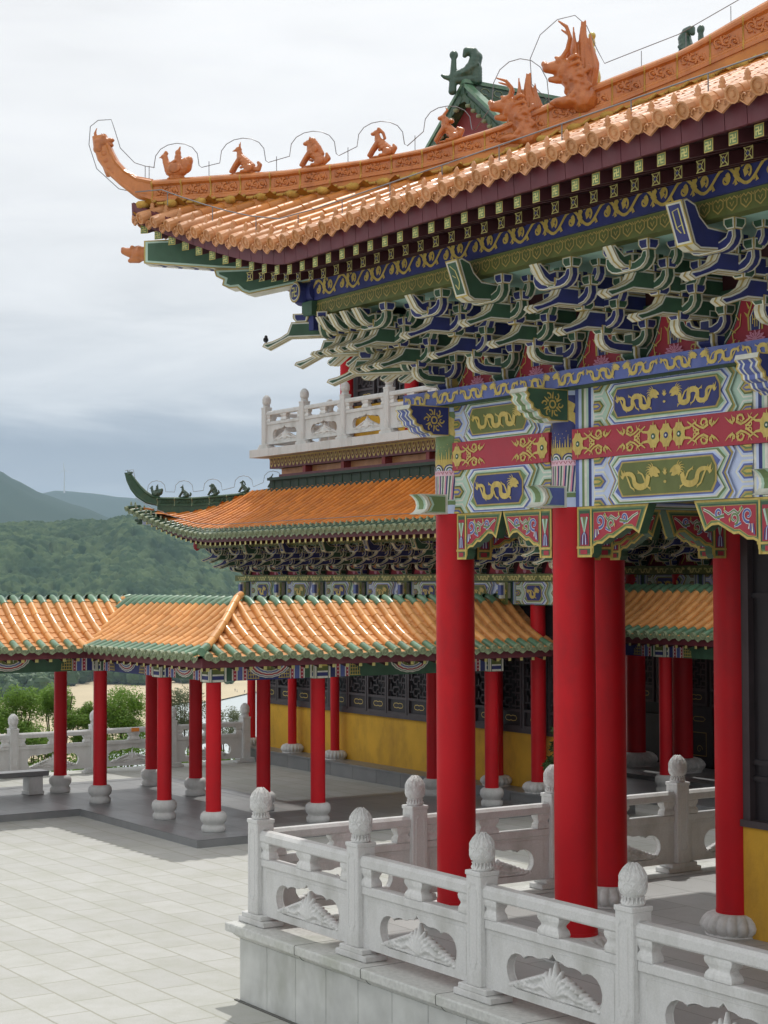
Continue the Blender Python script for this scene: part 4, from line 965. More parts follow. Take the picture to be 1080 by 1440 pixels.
o = sculpt('ridge_finial', [('c', [(-.02,0,.0),(-.02,0,.06)], [.05,.05]), ('e', (.03,0,.06), (.06,.05,.045)), ('e', (.085,0,.075), (.03,.035,.02)), ('e', (.08,0,.03), (.03,.035,.018)), ('e', (.03,.04,.10), (.02,.015,.02)), ('e', (.03,-.04,.10), (.02,.015,.02)), ('c', [(-.03,0,.08),(-.055,0,.14),(-.04,0,.19)], [.02,.014,.007]), ('c', [(0,.02,.1),(-.01,.03,.15)], [.014,.006]),
    ('e', (.035,0,-.05), (.035,.045,.035)), ('e', (.05,0,-.115), (.035,.045,.035)), ('c', [(0,0,-.02),(.01,0,-.08),(.03,0,-.16),(.06,0,-.24)], [.02,.018,.02,.02]), ('e', (.075,0,-.18), (.04,.045,.035)), ('e', (.11,0,-.225), (.04,.045,.032)), ('e', (.155,0,-.262), (.035,.04,.025)), ('e', (.20,0,-.285), (.035,.035,.02))], .009, 'sculptorange', hall)
o.location = Vector(FD(-1.335, 8.50, 0))-hall.location; o.rotation_euler = (0, 0, radians(45)); o.scale = (1.25, 1.3, 1.15); o['label'] = 'small dragon head on the very tip of the upturned ridge'
BL = ['rider on a hen, outermost figure of the orange ridge', 'long legged bird-like beast, second on the orange ridge', 'seated lion, third on the orange ridge', 'horse-like seated beast, fourth on the orange ridge', 'rearing horned beast next to the open jaws']
beasts = []
for k, a in enumerate((-.764, -.27, .245, .735, 1.21)):
    o = sculpt('ridge_figure', beast_prims(k), .0062, 'sculptorange', hall, 1); beasts.append(o)
    o.location = Vector(FD(a, at(a)[1]+.0, 0))-hall.location; o.rotation_euler = (0, 0, RZ); o.scale = (.86,)*3; o['label'] = BL[k]
h1 = sculpt('dragon_head', dragon_head_prims(0), .009, 'sculptorange', hall, 1); a = 1.69
h1.location = Vector(FD(a, 8.36, .02))-hall.location; h1.rotation_euler = (0, 0, RZ); h1.scale = (1.05, 1.0, 1.08); h1['label'] = 'open-jawed dragon head with a tall ribbed mane'
h2 = sculpt('dragon_head', dragon_head_prims(1), .009, 'sculptorange', hall, 1)
h2.location = Vector(FD(2.07, 8.68, .05))-hall.location; h2.rotation_euler = (0, 0, RZ); h2.scale = (1.08, 1.05, 1.14); h2['label'] = 'long-horned dragon head, the larger of the two'
ball = sculpt('yellow_ball_stack', [('e', (0,0,.12), (.10,.10,.13)), ('e', (-.01,0,.30), (.05,.05,.055)), ('e', (.01,0,.38), (.045,.045,.05)), ('e', (0,0,.46), (.05,.05,.05)), ('e', (.02,0,.53), (.04,.04,.04)), ('e', (0,0,.0), (.09,.09,.05))], .012, 'ballyellow', hall)
ball.location = Vector(FD(2.20, 8.84, -.12))-hall.location
# hip beams below the corner, lower one with a scalloped foot
mb = MB()
def dp(pl, c0, c1, fill, lines=True):
    mb.prism(pl, FD, c0, c1, fill, 'cream')
    for sg, c in ((1, c1), (-1, c0)):
        P = Paint(mb, (lambda a, b, cc: FD(a, b, c+sg*cc)), .002); P.poly(pl, 'goldline', 1); P.poly(inset(pl, .012), 'greenpale', 2); P.poly(inset(pl, .030), fill, 3)
dp([(-.985,7.285),(-.43,7.20),(.1,7.14),(.9,7.3),(.9,7.5),(-.3,7.52),(-.985,7.515)], -.09, .09, 'green')
dp([(-.46,7.19),(-.445,7.12),(-.39,7.085),(-.40,7.03),(-.345,6.995),(-.29,7.0),(-.255,6.955),(-.20,6.93),(.33,7.055),(.33,7.14),(-.1,7.19)], -.105, .105, 'green')
P = Paint(mb, lambda a, b, c: FD(a, 7.285+(a+.985)*-.155-c, b), .002)
for i in range(9): a = -.95+i*.06; P.poly([(a, -.07), (a+.03, -.07), (a+.06, 0), (a+.03, .07), (a, .07), (a+.03, 0)], 'blue' if i % 2 else 'white', 2)
fin(mb.build('hip_beam', hall))
o = sculpt('beam_dragon_head', [('c', [(-.10,0,0),(.0,0,.0)], [.075,.078]), ('c', [(.0,0,.02),(.10,0,.02),(.15,0,.035)], [.07,.05,.04]), ('c', [(.0,0,-.05),(.09,0,-.065)], [.045,.025]), ('e', (.05,.05,.065), (.025,.02,.02)), ('e', (.05,-.05,.065), (.025,.02,.02)), ('e', (.16,0,.06), (.03,.03,.02)), ('e', (-.02,.06,.0), (.04,.025,.05)), ('e', (-.02,-.06,.0), (.04,.025,.05))], .009, 'sculptorange', hall)
o.location = Vector(FD(-1.05, 7.40, 0))-hall.location; o.rotation_euler = (0, 0, RZ)

# --- lightning wire along the ridge
mb = MB(); ww = .0045
def wire(pts, w=ww): mb.tube([FD(*p) for p in pts], w, 5, 'wire', True)
pts = [(-.98,8.0,0),(-1.2,8.08,0),(-1.37,8.3,0),(-1.43,8.55,0),(-1.42,8.74,0),(-1.36,8.80,0),(-1.26,8.80,0),(-1.235,8.70,0),(-1.19,8.5,0),(-1.08,8.34,0),(-1.0,8.30,0),(-.93,8.28,0)]
for k, a in enumerate((-.764, -.27, .245, .735, 1.21, 1.72)):
    z = at(a)[1]; R = .17 if k < 5 else .20; hh = .24 if k < 5 else .45
    pts += [(a-R, z+.12, 0)]+[(a-R*cos(t*pi/8), z+.12+hh*(sin(t*pi/8)**.7), 0) for t in range(1, 8)]+[(a+R, z+.12, 0), (a+R+.02, z+.10, 0)]
pts += [(1.80, 8.9, 0), (1.79, 9.15, 0), (1.86, 9.38, 0), (1.98, 9.52, 0), (2.10, 9.55, 0), (2.18, 9.44, 0), (2.25, 9.2, 0), (2.30, 9.06, 0)]+[(a, at(a)[1]+.17, 0) for a in (2.5, 2.8, 3.1, 3.5, 4.2, 5.1)]
wire(pts)
for a in (-1.0, -.97, -.52, -.02, .50, .98, 2.55, 2.85, 3.15, 3.5, 3.9): wire([(a, at(a)[1] if a > -.93 else 8.15, 0), (a, at(a)[1]+.15, 0)], .004)
fin(mb.build('lightning_wire', hall))
mb = MB()
pts = [(-1.0, -.66, 8.02)]+[(x, -.30-Fl(x), 7.36+Gf(x)*1.0-(.05 if 0 else 0)) for x in (-.7, -.4, 0, .4, .8, 1.3, 2, 3, 4, 5, 6, 7, 8, 9, 12.5)]
mb.tube(pts, .006, 5, 'wire')
for i in range(14): x = -.6+.75*i; mb.tube([(x, -.30-Fl(x), 7.36+Gf(x)), (x, -.30-Fl(x), zroof(x, -.3)+.05)], .005, 5, 'wire')
fin(mb.build('lightning_wire', hall, label='straight wire along the eave tiles'))

# --- enclosed room behind the columns
mb = MB()
mb.box(X2+.06, YB-.05, ZT, 12.9, YB+.15, 1.775, 'yellowwall'); mb.box(X2+.06, YB+.15, ZT, X2+.26, 10.8, 1.775, 'yellowwall')
mb.box(X2+.05, YB-.08, 1.777, 12.9, YB+.15, 1.84, 'darkwood2')
mb.box(X2+.10, YB+.02, 1.84, 12.9, YB+.15, 6.7, 'darkwood'); mb.box(X2+.10, YB+.15, 1.777, X2+.26, 10.8, 6.7, 'darkwood')
for i in range(13):
    x = X2+.16+i*.72; mb.box(x, YB-.05, 1.84, x+.10, YB+.02, 4.72, 'darkwood2' if i == 0 else 'darkwood')
    for z in (2.2, 2.35, 3.9): mb.box(x+.10, YB-.01, z, x+.72, YB+.02, z+.05, 'darkwood')
fin(mb.build('room_wall', hall))

# ================================================================== TERRACE, PAVING, BALUSTRADES
def paver(name, c1, c2, cm, bw, bh, rough=.7, mort=.012, dirt=(.3,.3,.25,.4), rot=0, bumpy=.3):
    m = bpy.data.materials.new(name); m.use_nodes = True; nt = m.node_tree; N = nt.nodes; L = nt.links; b = N['Principled BSDF']
    tc = N.new('ShaderNodeTexCoord'); mp = N.new('ShaderNodeMapping'); mp.inputs['Rotation'].default_value = (0, 0, rot)
    L.new(tc.outputs['Object'], mp.inputs[0])
    br = N.new('ShaderNodeTexBrick'); br.inputs['Scale'].default_value = 1; br.inputs['Brick Width'].default_value = bw; br.inputs['Row Height'].default_value = bh
    br.inputs['Mortar Size'].default_value = mort; br.inputs['Mortar Smooth'].default_value = .6; br.inputs['Bias'].default_value = 0
    br.inputs['Color1'].default_value = (*c1, 1); br.inputs['Color2'].default_value = (*c2, 1); br.inputs['Mortar'].default_value = (*cm, 1)
    nz = N.new('ShaderNodeTexNoise'); nz.inputs['Scale'].default_value = 14; nz.inputs['Detail'].default_value = 3
    L.new(mp.outputs[0], nz.inputs['Vector'])
    ad = N.new('ShaderNodeVectorMath'); ad.operation = 'MULTIPLY_ADD'; ad.inputs[1].default_value = (.012,)*3
    L.new(nz.outputs['Color'], ad.inputs[0]); L.new(mp.outputs[0], ad.inputs[2]); L.new(ad.outputs[0], br.inputs['Vector'])
    n2 = N.new('ShaderNodeTexNoise'); n2.inputs['Scale'].default_value = 1.3; n2.inputs['Detail'].default_value = 9; n2.inputs['Roughness'].default_value = .68
    L.new(tc.outputs['Object'], n2.inputs['Vector'])
    mr = N.new('ShaderNodeMapRange'); mr.inputs[1].default_value = .42; mr.inputs[2].default_value = .75; mr.inputs[4].default_value = dirt[3]; L.new(n2.outputs['Fac'], mr.inputs[0])
    mx = N.new('ShaderNodeMix'); mx.data_type = 'RGBA'; L.new(mr.outputs[0], mx.inputs['Factor']); L.new(br.outputs['Color'], mx.inputs['A']); mx.inputs['B'].default_value = (*dirt[:3], 1)
    n3 = N.new('ShaderNodeTexNoise'); n3.inputs['Scale'].default_value = 60; n3.inputs['Detail'].default_value = 5; L.new(tc.outputs['Object'], n3.inputs['Vector'])
    m3 = N.new('ShaderNodeMix'); m3.data_type = 'RGBA'; m3.blend_type = 'MULTIPLY'; m3.inputs['Factor'].default_value = 1
    r3 = N.new('ShaderNodeMapRange'); r3.inputs[3].default_value = .86; r3.inputs[4].default_value = 1.12; L.new(n3.outputs['Fac'], r3.inputs[0])
    L.new(mx.outputs['Result'], m3.inputs['A']); L.new(r3.outputs[0], m3.inputs['B']); L.new(m3.outputs['Result'], b.inputs['Base Color'])
    b.inputs['Roughness'].default_value = rough
    r4 = N.new('ShaderNodeMapRange'); r4.inputs[3].default_value = rough-.12; r4.inputs[4].default_value = rough+.15; L.new(n2.outputs['Fac'], r4.inputs[0]); L.new(r4.outputs[0], b.inputs['Roughness'])
    bp = N.new('ShaderNodeBump'); bp.inputs['Strength'].default_value = bumpy; bp.inputs['Distance'].default_value = .01; L.new(n3.outputs['Fac'], bp.inputs['Height'])
    b2 = N.new('ShaderNodeBump'); b2.invert = True; b2.inputs['Strength'].default_value = .6; b2.inputs['Distance'].default_value = .006; L.new(br.outputs['Fac'], b2.inputs['Height']); L.new(bp.outputs[0], b2.inputs['Normal'])
    L.new(b2.outputs[0], b.inputs['Normal'])
    MATS[name] = m; return m
paver('plazapave', (.435,.437,.412), (.485,.487,.462), (.33,.325,.265), .865, .455, .7, .015, dirt=(.365,.37,.31,.75))
paver('terracepave', (.36,.365,.36), (.45,.45,.44), (.20,.20,.18), 1.2, .6, .55, .008, dirt=(.30,.30,.28,.5))
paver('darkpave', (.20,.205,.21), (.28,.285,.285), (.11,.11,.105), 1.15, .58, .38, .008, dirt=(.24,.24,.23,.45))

mb = MB(); mb.add([(-20.0,-60,0),(60,-60,0),(60,30,0),(-20.0,30,0)], [(0,1,2,3)], 'plazapave')
mb.box(-20.0, -60, -1.6, -19.98, 30, -.002, 'wallstone')
mb.build('plaza', kind='structure')

ter = empty('stone_terrace', (0, 0, 0), label='low stone terrace with moulded coping carrying the near temple hall', cat='terrace')
mb = MB(); n = 26
mb.box(.02, .02, 0, 13.9, 11.4, .607, 'joint')
for i in range(n):
    x0, x1 = .003+i*.537, (i+1)*.537-.004
    mb.cbox(x0, .0, 0.0, x1, .06, .604, 'wallstone', .004)
for i in range(21):
    y0, y1 = .065+i*.537, .065+(i+1)*.537-.006; mb.cbox(0, y0, 0, .05, y1, .604, 'wallstone', .004)
mb.box(-.05, -.035, 0, 13.9, -.003, .012, 'joint')
mb.build('terrace_wall', ter)
mb = MB(); lv = [(-.0,.606),(.01,.610),(.025,.620),(.045,.642),(.055,.655),(.098,.668),(.105,.676),(.107,.740),(.102,.750),(.092,.754)]
vs = []
for o, z in lv: vs += [(-o,-o,z),(13.9+o,-o,z),(13.9+o,11.4+o,z),(-o,11.4+o,z)]
mb.add(vs, [(k*4+j, k*4+(j+1) % 4, k*4+4+(j+1) % 4, k*4+4+j) for k in range(len(lv)-1) for j in range(4)], 'coping')
mb.add([(-.092,-.092,.754),(13.9,-.092,.754),(13.9,.35,.754),(-.092,.35,.754)], [(0,1,2,3)], 'coping'); mb.add([(-.092,.35,.754),(.40,.35,.754),(.40,11.4,.754),(-.092,11.4,.754)], [(0,1,2,3)], 'coping')
for i in range(12):
    x = 1.234+1.125*i; mb.tube([(x, -o-.0015, z) for o, z in lv], .0035, 4, 'joint'); mb.tube([(x, -.092, .7535), (x, .35, .7535)], .003, 4, 'joint')
mb.build('coping', ter)
mb = MB(); mb.add([(.40,.35,.751),(13.9,.35,.751),(13.9,11.4,.751),(.40,11.4,.751)], [(0,1,2,3)], 'terracepave'); mb.build('terrace_floor', ter)

def make_post(m='granite'):
    mb = MB(); w = .095
    mb.cbox(-w, -w, .10, w, w, .985, m, .010); mb.cbox(-w-.006, -w-.006, .972, w+.006, w+.006, 1.01, m, .006)
    for ax in range(4):     # sunk cartouche line on each face
        c, s_ = cos(ax*pi/2), sin(ax*pi/2)
        F = lambda a, b, d: (c*(w+d)-s_*a, s_*(w+d)+c*a, b)
        k = .055; z0, z1 = .24, .92
        pl = [(-k, z0+.05), (-k+.018, z0+.03), (-k+.018, z0), (k-.018, z0), (k-.018, z0+.03), (k, z0+.05), (k, z1-.05), (k-.018, z1-.03), (k-.022, z1), (-k+.022, z1), (-k+.018, z1-.03), (-k, z1-.05)]
        for e_, z_ in ((0, .0035), (.010, .0035)):
            q = inset(pl, e_)
            for i in range(len(q)): mb.tube([F(q[i-1][0], q[i-1][1], .0), F(q[i][0], q[i][1], .0)], .0035, 4, m, False, False)
    p = mb.build('post')
    b = MB(); H = .30
    def md(a, z, r):
        if z < .085: return 1
        row = int((z-.085)/.048); q = (z-.085)/.048-row
        return 1+(.050*abs(cos(a*4+(row % 2)*pi/2))**.6)*(.35+.65*(1-q))-.02*q
    zs = [.085+.012*t for t in range(18)]
    bulb = lambda z: .112*sqrt(max(.02, 1-((z-.165)/.135)**2))*(1 if z < .19 else 1-.9*(z-.19)**1.0)
    prof = [(.072,0),(.084,.006),(.086,.020),(.068,.042),(.062,.054),(.072,.064),(.074,.074)]+[(min(.098, bulb(z)*.93), z) for z in zs]+[(.012,.300),(.003,.306)]
    b.revolve(prof, (0, 0, 1.008), 64, 'carved', md)
    rad = lambda z: min(.098, bulb(min(z, .295))*.93)
    for row in range(5):
        for k in range(8):
            an = (k+.5*(row % 2))*pi/4; z = .085+.040*row; pw = .036 if row < 3 else .024
            for sc_, tr_ in ((1, .0055), (.55, .004)):
                pts = [(-.9*pw*sc_, 0), (-pw*sc_, .018*sc_), (-.6*pw*sc_, .038*sc_), (0, .056*sc_), (.6*pw*sc_, .038*sc_), (pw*sc_, .018*sc_), (.9*pw*sc_, 0)]
                b.tube([((rad(z+q)+.002)*cos(an+a/.095), (rad(z+q)+.002)*sin(an+a/.095), 1.008+z+q) for a, q in pts], tr_, 5, 'carved', True)
    for k in range(16):
        an = k*pi/8; b.tube([(.084*cos(an), .084*sin(an), 1.028), (.070*cos(an), .070*sin(an), 1.055), (.078*cos(an), .078*sin(an), 1.075)], .010, 5, 'carved', True)
    f = b.build('lotus_finial', p)
    c = MB(); c.cbox(-.25, -.115, .0, .25, .115, .055, m, .008); c.cbox(-.19, -.112, .055, .19, .112, .105, m, .008)
    c.add([(-.25,-.1145,.048),(.25,-.1145,.048),(.19,-.1115,.06),(-.19,-.1115,.06)], [(0,1,2,3)], m)
    ft = c.build('post_foot', p)
    return p
def cloud_hole(x0, x1, z0, z1):
    w = (x1-x0)/2; cx = (x0+x1)/2; h = z1-z0; pts = []
    def arc(px, pz, rx, rz, a0, a1, n=6):
        for i in range(n+1): t = radians(a0+(a1-a0)*i/n); pts.append((px+rx*cos(t), pz+rz*sin(t)))
    arc(cx-w*.74, z0+h*.42, w*.26, h*.42, 268, 55, 9)
    arc(cx-w*.42, z0+h*.74, w*.20, h*.13, 165, 60, 5)
    arc(cx-w*.10, z0+h*.86, w*.14, h*.06, 170, 80, 3)
    pts.append((cx, z0+h*1.04))
    L = list(pts[:-1]); pts += [(2*cx-x, z) for x, z in reversed(L)]
    return pts
def make_panel(L, m='granite'):
    """railing bay from x=0 to L: handrail, vase blocks, pierced slab"""
    e = bpy.data.objects.new('railing_bay', None); COL.objects.link(e)
    mb = MB()
    pr = [(-.055,.80),(.055,.80),(.068,.815),(.068,.875),(.042,.905),(-.042,.905),(-.068,.875),(-.068,.815)]
    mb.prism(pr, lambda a, b, c: (c, a, b), 0, L, m)
    mb.cbox(0, -.055, .565, L, .055, .645, m, .010)
    hr = mb.build('handrail', e)
    bm = bmesh.new(); outer = [(0,.10),(L,.10),(L,.563),(0,.563)]; hole = cloud_hole(L*.165, L*.875, .165, .50)
    mb = MB(); y0 = .037
    for sg in (-1, 1):
        bm = bmesh.new(); es = []
        for lp in (outer, hole):
            vs = [bm.verts.new((x, sg*y0, z)) for x, z in lp]; es += [bm.edges.new((vs[i], vs[(i+1) % len(vs)])) for i in range(len(vs))]
        bmesh.ops.triangle_fill(bm, use_beauty=True, use_dissolve=False, edges=es)
        bm.verts.index_update(); bm.verts.ensure_lookup_table()
        mb.add([tuple(v.co) for v in bm.verts], [tuple(v.index for v in f.verts) for f in bm.faces], m); bm.free()
    for lp in (outer, hole):
        n = len(lp); mb.add([(x, -y0, z) for x, z in lp]+[(x, y0, z) for x, z in lp], [(i, (i+1) % n, n+(i+1) % n, n+i) for i in range(n)], m)
    for sg in (-1, 1):    # incised frame line
        q = [(.09,.145),(.075,.16),(.075,.50),(.11,.53),(L-.11,.53),(L-.075,.50),(L-.075,.16),(L-.09,.145)]
        mb.tube([(x, sg*(y0-.001), z) for x, z in q], .0045, 4, m, True)
        mb.tube([(x, sg*(y0-.001), z) for x, z in hole[1:-1]], .006, 4, m, True)
    sl = mb.build('pierced_slab', e)
    if 'leaf' not in globals():
        cx = 0; P = []
        for k in range(9):
            t = (k-4)/4; an = pi/2-t*1.15; R = .20+.02*cos(t*3); P.append(('c', [(.02*t, 0, .03), (R*.6*cos(an)*1.1, -.004, .03+R*.55*sin(an)), (R*cos(an)*1.05, 0, .03+R*sin(an)*(1.05 if k == 4 else .86))], [.020, .022, .011]))
        P.append(('c', [(0, 0, .1), (0, 0, .215), (0, 0, .262)], [.024, .018, .006]))
        for s_ in (-1, 1):
            for k in range(9):
                x = s_*(.10+.050*k); z = max(.02, .155-.017*k-.0)
                P.append(('e', (x, 0, z*.55), (.036, .009, z*.5))); P.append(('e', (x+.012*s_, 0, z), (.028, .027, .021))); P.append(('e', (x, 0, z*.5), (.017, .022, .017)))
            P.append(('c', [(s_*.06,0,.05), (s_*.16,0,.075), (s_*.24,0,.04), (s_*.34,0,.055), (s_*.42,0,.03), (s_*.50,0,.03)], [.020, .022, .019, .022, .018, .020]))
        P.append(('e', (0, 0, .05), (.20, .010, .08))); P.append(('c', [(-.50,0,.012),(.50,0,.012)], [.014,.014]))
        globals()['leaf'] = sculpt('carved_leaf', P, .007, 'carved', None, 1); o = leaf; o.parent = e
    else: o = leaf.copy(); COL.objects.link(o); o.parent = e
    o.location = (L*.52, 0, .165); o.scale = (L*.345/.54, 2.1, 1.06)
    for x in (.0, L/2, L):
        mb = MB()
        w = .125 if x == L/2 else .08; cx = x if x == L/2 else (x+w if x == 0 else x-w)
        pr = [(1,0),(1.05,.018),(.98,.045),(.80,.068),(.78,.078),(.82,.088),(1.0,.112),(1.06,.138),(1.0,.155)]
        vs = []
        for k, z in pr: vs += [(cx-w*k, -.054*k, .645+z), (cx+w*k, -.054*k, .645+z), (cx+w*k, .054*k, .645+z), (cx-w*k, .054*k, .645+z)]
        mb.add(vs, [(k*4+j, k*4+(j+1) % 4, k*4+4+(j+1) % 4, k*4+4+j) for k in range(len(pr)-1) for j in range(4)], 'carved')
        mb.build('vase_block', e)
    return e
postP = make_post(); SP = 1.81; bayP = make_panel(SP-.19)
used = {'p': False, 'b': False}
def balustrade(name_label, loc, rz, n, first_post=True, sc=1.0, parent=None, nb=None, top=True):
    t = empty('stone_balustrade', loc, rz, **({'label': name_label, 'cat': 'balustrade', 'group': 'carved stone balustrades'} if top else {'label': name_label}))
    if parent: t.parent = parent; t.location = Vector(loc)-parent.location
    t.scale = (sc, sc, sc)
    for i in range(n):
        if i or first_post:
            if not used['p']: p = postP; used['p'] = True; p.parent = t; p.location = (i*SP, 0, 0)
            else: p = dup(postP, t, (i*SP, 0, 0))
        if i < (nb if nb is not None else n-1):
            for ch in bayP.children:
                c = dup(ch, t, (ch.location[0]+i*SP+.095, ch.location[1], ch.location[2]))
    return t
balustrade('light grey carved balustrade along the front of the near terrace', (.17, .14, ZT+.011), 0, 8)
balustrade('carved balustrade running back behind the big red columns', (.17, .14, ZT+.011), pi/2, 7, first_post=False)
balustrade('distant balustrade at the plaza edge in front of the shrubs and sea', (-19.42, 10.66, .002), -pi/2, 11)
mb = MB(); mb.box(-.09, -.002, -.04, .09, .004, .04, 'orangesticker')
o = mb.build('orange_sticker', label='small orange sticker on the handrail of the distant balustrade', cat='sticker'); o.location = (-19.345, 7.95, .86); o.rotation_euler = (0, 0, -pi/2)

# ================================================================== COVERED WALKWAY
mb = MB()
pl = [(-17,-16),(-13.25,-16),(-13.25,4.05),(-8.82,4.05),(-8.82,10.84),(-12.1,10.84),(-12.1,7.5),(-17,7.5)]
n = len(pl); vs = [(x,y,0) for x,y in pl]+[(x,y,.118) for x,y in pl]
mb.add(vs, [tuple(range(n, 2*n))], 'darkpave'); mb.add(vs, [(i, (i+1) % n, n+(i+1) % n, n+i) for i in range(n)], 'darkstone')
q = inset(pl, .30)
for i in range(n):
    a, b = pl[i], pl[(i+1) % n]; c, d = q[(i+1) % n], q[i]
    mb.add([(a[0],a[1],.122),(b[0],b[1],.122),(c[0],c[1],.122),(d[0],d[1],.122)], [(0,1,2,3)], 'darkstone')
mb.build('walkway_floor', kind='structure')
walk = empty('covered_walkway', (-13.87, 4.7, .12), label='low covered walkway with green-edged orange tiles and slim red columns across the plaza', cat='walkway')
cols = [(-15.72,4.72),(-13.87,4.70),(-11.32,4.72),(-9.57,4.72),(-15.72,6.6),(-13.87,6.6),(-11.32,6.6),(-9.57,6.64),(-11.32,10.15),(-9.57,10.18),(-13.87,1.2),(-15.72,1.2),(-13.87,-2.3),(-15.72,-2.3),(-13.87,-5.8),(-15.72,-5.8)]
c0 = None
for x, y in cols:
    if not c0: c0 = column(walk, x, y, .12, 2.48, .121, .205, base='granite', lotus=False)
    else: dup(c0, walk, Vector((x, y, .12))-walk.location)
def painted_beam(a0, a1, fix, along, face, col, z0=2.47, z1=2.75, parent=walk, med=True):
    mb = MB(); e = .07
    T = (lambda a, b, c: (a, fix-face*c if 0 else fix+face*(e+c), b)) if along == 'x' else (lambda a, b, c: (fix+face*(e+c), a, b))
    if along == 'x': mb.box(a0, fix-e, z0, a1, fix+e, z1, col)
    else: mb.box(fix-e, a0, z0, fix+e, a1, z1, col)
    for sgn in (1, -1):
        Tn = (lambda a, b, c: (a, fix+sgn*(e+c), b)) if along == 'x' else (lambda a, b, c: (fix+sgn*(e+c), a, b))
        P = Paint(mb, Tn, .003); L = a1-a0
        for s_ in (0, 1):
            g = lambda d: a0+d if s_ == 0 else a1-d
            x = .14
            for w, m in ((.05,'cream'), (.10,'green' if col == 'blue' else 'blue'), (.025,'cream'), (.055,'crimson'), (.02,'cream'), (.09,'bluemid'), (.02,'cream'), (.05,'crimson'), (.015,'cream')):
                P.rect(min(g(x), g(x+w)), z0+.005, max(g(x), g(x+w)), z1, m, 1); 
                if m == 'crimson':
                    for k in range(4): P.circ(g(x+w/2), z0+.045+k*.06, .014, 'pinkpale', 2, 6)
                x += w
            if L > 1.9:   # lattice in gold
                for k in range(5): P.stroke([(g(x+.02+k*.045), z0+.02), (g(x+.02+k*.045), z1-.02-.03*k)], .012, .012, 'gold', 2)
                for k in range(4): P.stroke([(g(x+.02), z0+.03+k*.055), (g(x+.22-.03*k), z0+.03+k*.055)], .012, .012, 'gold', 2)
        if med:
            cx = (a0+a1)/2; R = min(.40, L*.22)
            for k, (r, m) in enumerate(((1,'cream'), (.94,col), (.90,'cream'), (.84,'crimson'), (.75,'cream'), (.68,'bluemid'), (.60,'cream'), (.54,'olive'))):
                pts = [(cx+R*r*cos(-pi*t/20)*(1+.02*(t % 2)), z1-.0+.245*r*sin(-pi*t/20)*(1+.03*(t % 2))) for t in range(21)]
                P.poly(pts, m, 2+k)
            for k in range(5): P.stroke([(cx-R*.4+k*R*.2, z1-.02), (cx-R*.35+k*R*.18, z1-.10)], .02, .008, 'cream' if k % 2 else 'gold', 12)
    fin(mb.build('painted_beam', parent))
for a0, a1, fx, al, f, c in ((-13.87,-11.32,4.70,'x',-1,'blue'), (-11.32,-9.57,4.72,'x',-1,'green'), (-15.72,-13.87,4.71,'x',-1,'green'), (-15.72,-13.87,6.6,'x',-1,'blue'), (-13.87,-11.32,6.6,'x',-1,'green'), (-11.32,-9.57,6.62,'x',-1,'blue'),
    (4.72,6.64,-9.57,'y',1,'blue'), (6.64,10.18,-9.57,'y',1,'green'), (6.6,10.15,-11.32,'y',1,'blue'), (4.72,6.6,-11.32,'y',1,'green'), (1.2,4.70,-13.87,'y',1,'green'), (-2.3,1.2,-13.87,'y',1,'blue'), (-5.8,-2.3,-13.87,'y',1,'green'), (1.2,4.72,-15.72,'y',1,'blue'), (-2.3,1.2,-15.72,'y',1,'green'), (4.72,6.6,-15.72,'y',1,'green'), (4.7,6.6,-13.87,'y',1,'blue')):
    painted_beam(a0+.0, a1, fx, al, f, c, z0=2.47 if al == 'y' else 2.473, z1=2.75 if al == 'y' else 2.747)
mb = MB(); x = y = 0; w = .15; mb.box(x-w, y-w, 2.34, x+w, y+w, 2.642, 'green')     # painted block over each column
for F in (lambda a, b, c: (x+a, y-w-c, b-.12), lambda a, b, c: (x+w+c, y+a, b-.12)):
    P = Paint(mb, F, .003); P.rect(-.10, 2.465, .10, 2.50, 'cream', 1); P.rect(-.10, 2.50, .10, 2.56, 'blue', 1); P.rect(-.10, 2.56, .10, 2.585, 'cream', 1); P.rect(-.10, 2.585, .10, 2.66, 'olive', 1); P.rect(-.10, 2.66, .10, 2.74, 'gold', 1); P.rect(-.15, 2.465, -.115, 2.74, 'cream', 1); P.rect(.115, 2.465, .15, 2.74, 'cream', 1)
blk = mb.build('beam_block', walk)
for i, (x_, y_) in enumerate(cols):
    o = blk if not i else blk.copy()
    if i: COL.objects.link(o); o.parent = walk
    o.location = Vector((x_, y_, .12))-walk.location
def zc(v, z0=2.90):
    v = max(0, v)
    f = lambda t: .33*t+.21*t*t
    return z0+(f(v) if v < 1.22 else f(1.22)+(.33+.42*1.22)*(v-1.22)-(.33+.42*1.22)/(2*.34)*(v-1.22)**2)
ZR = zc(1.5)
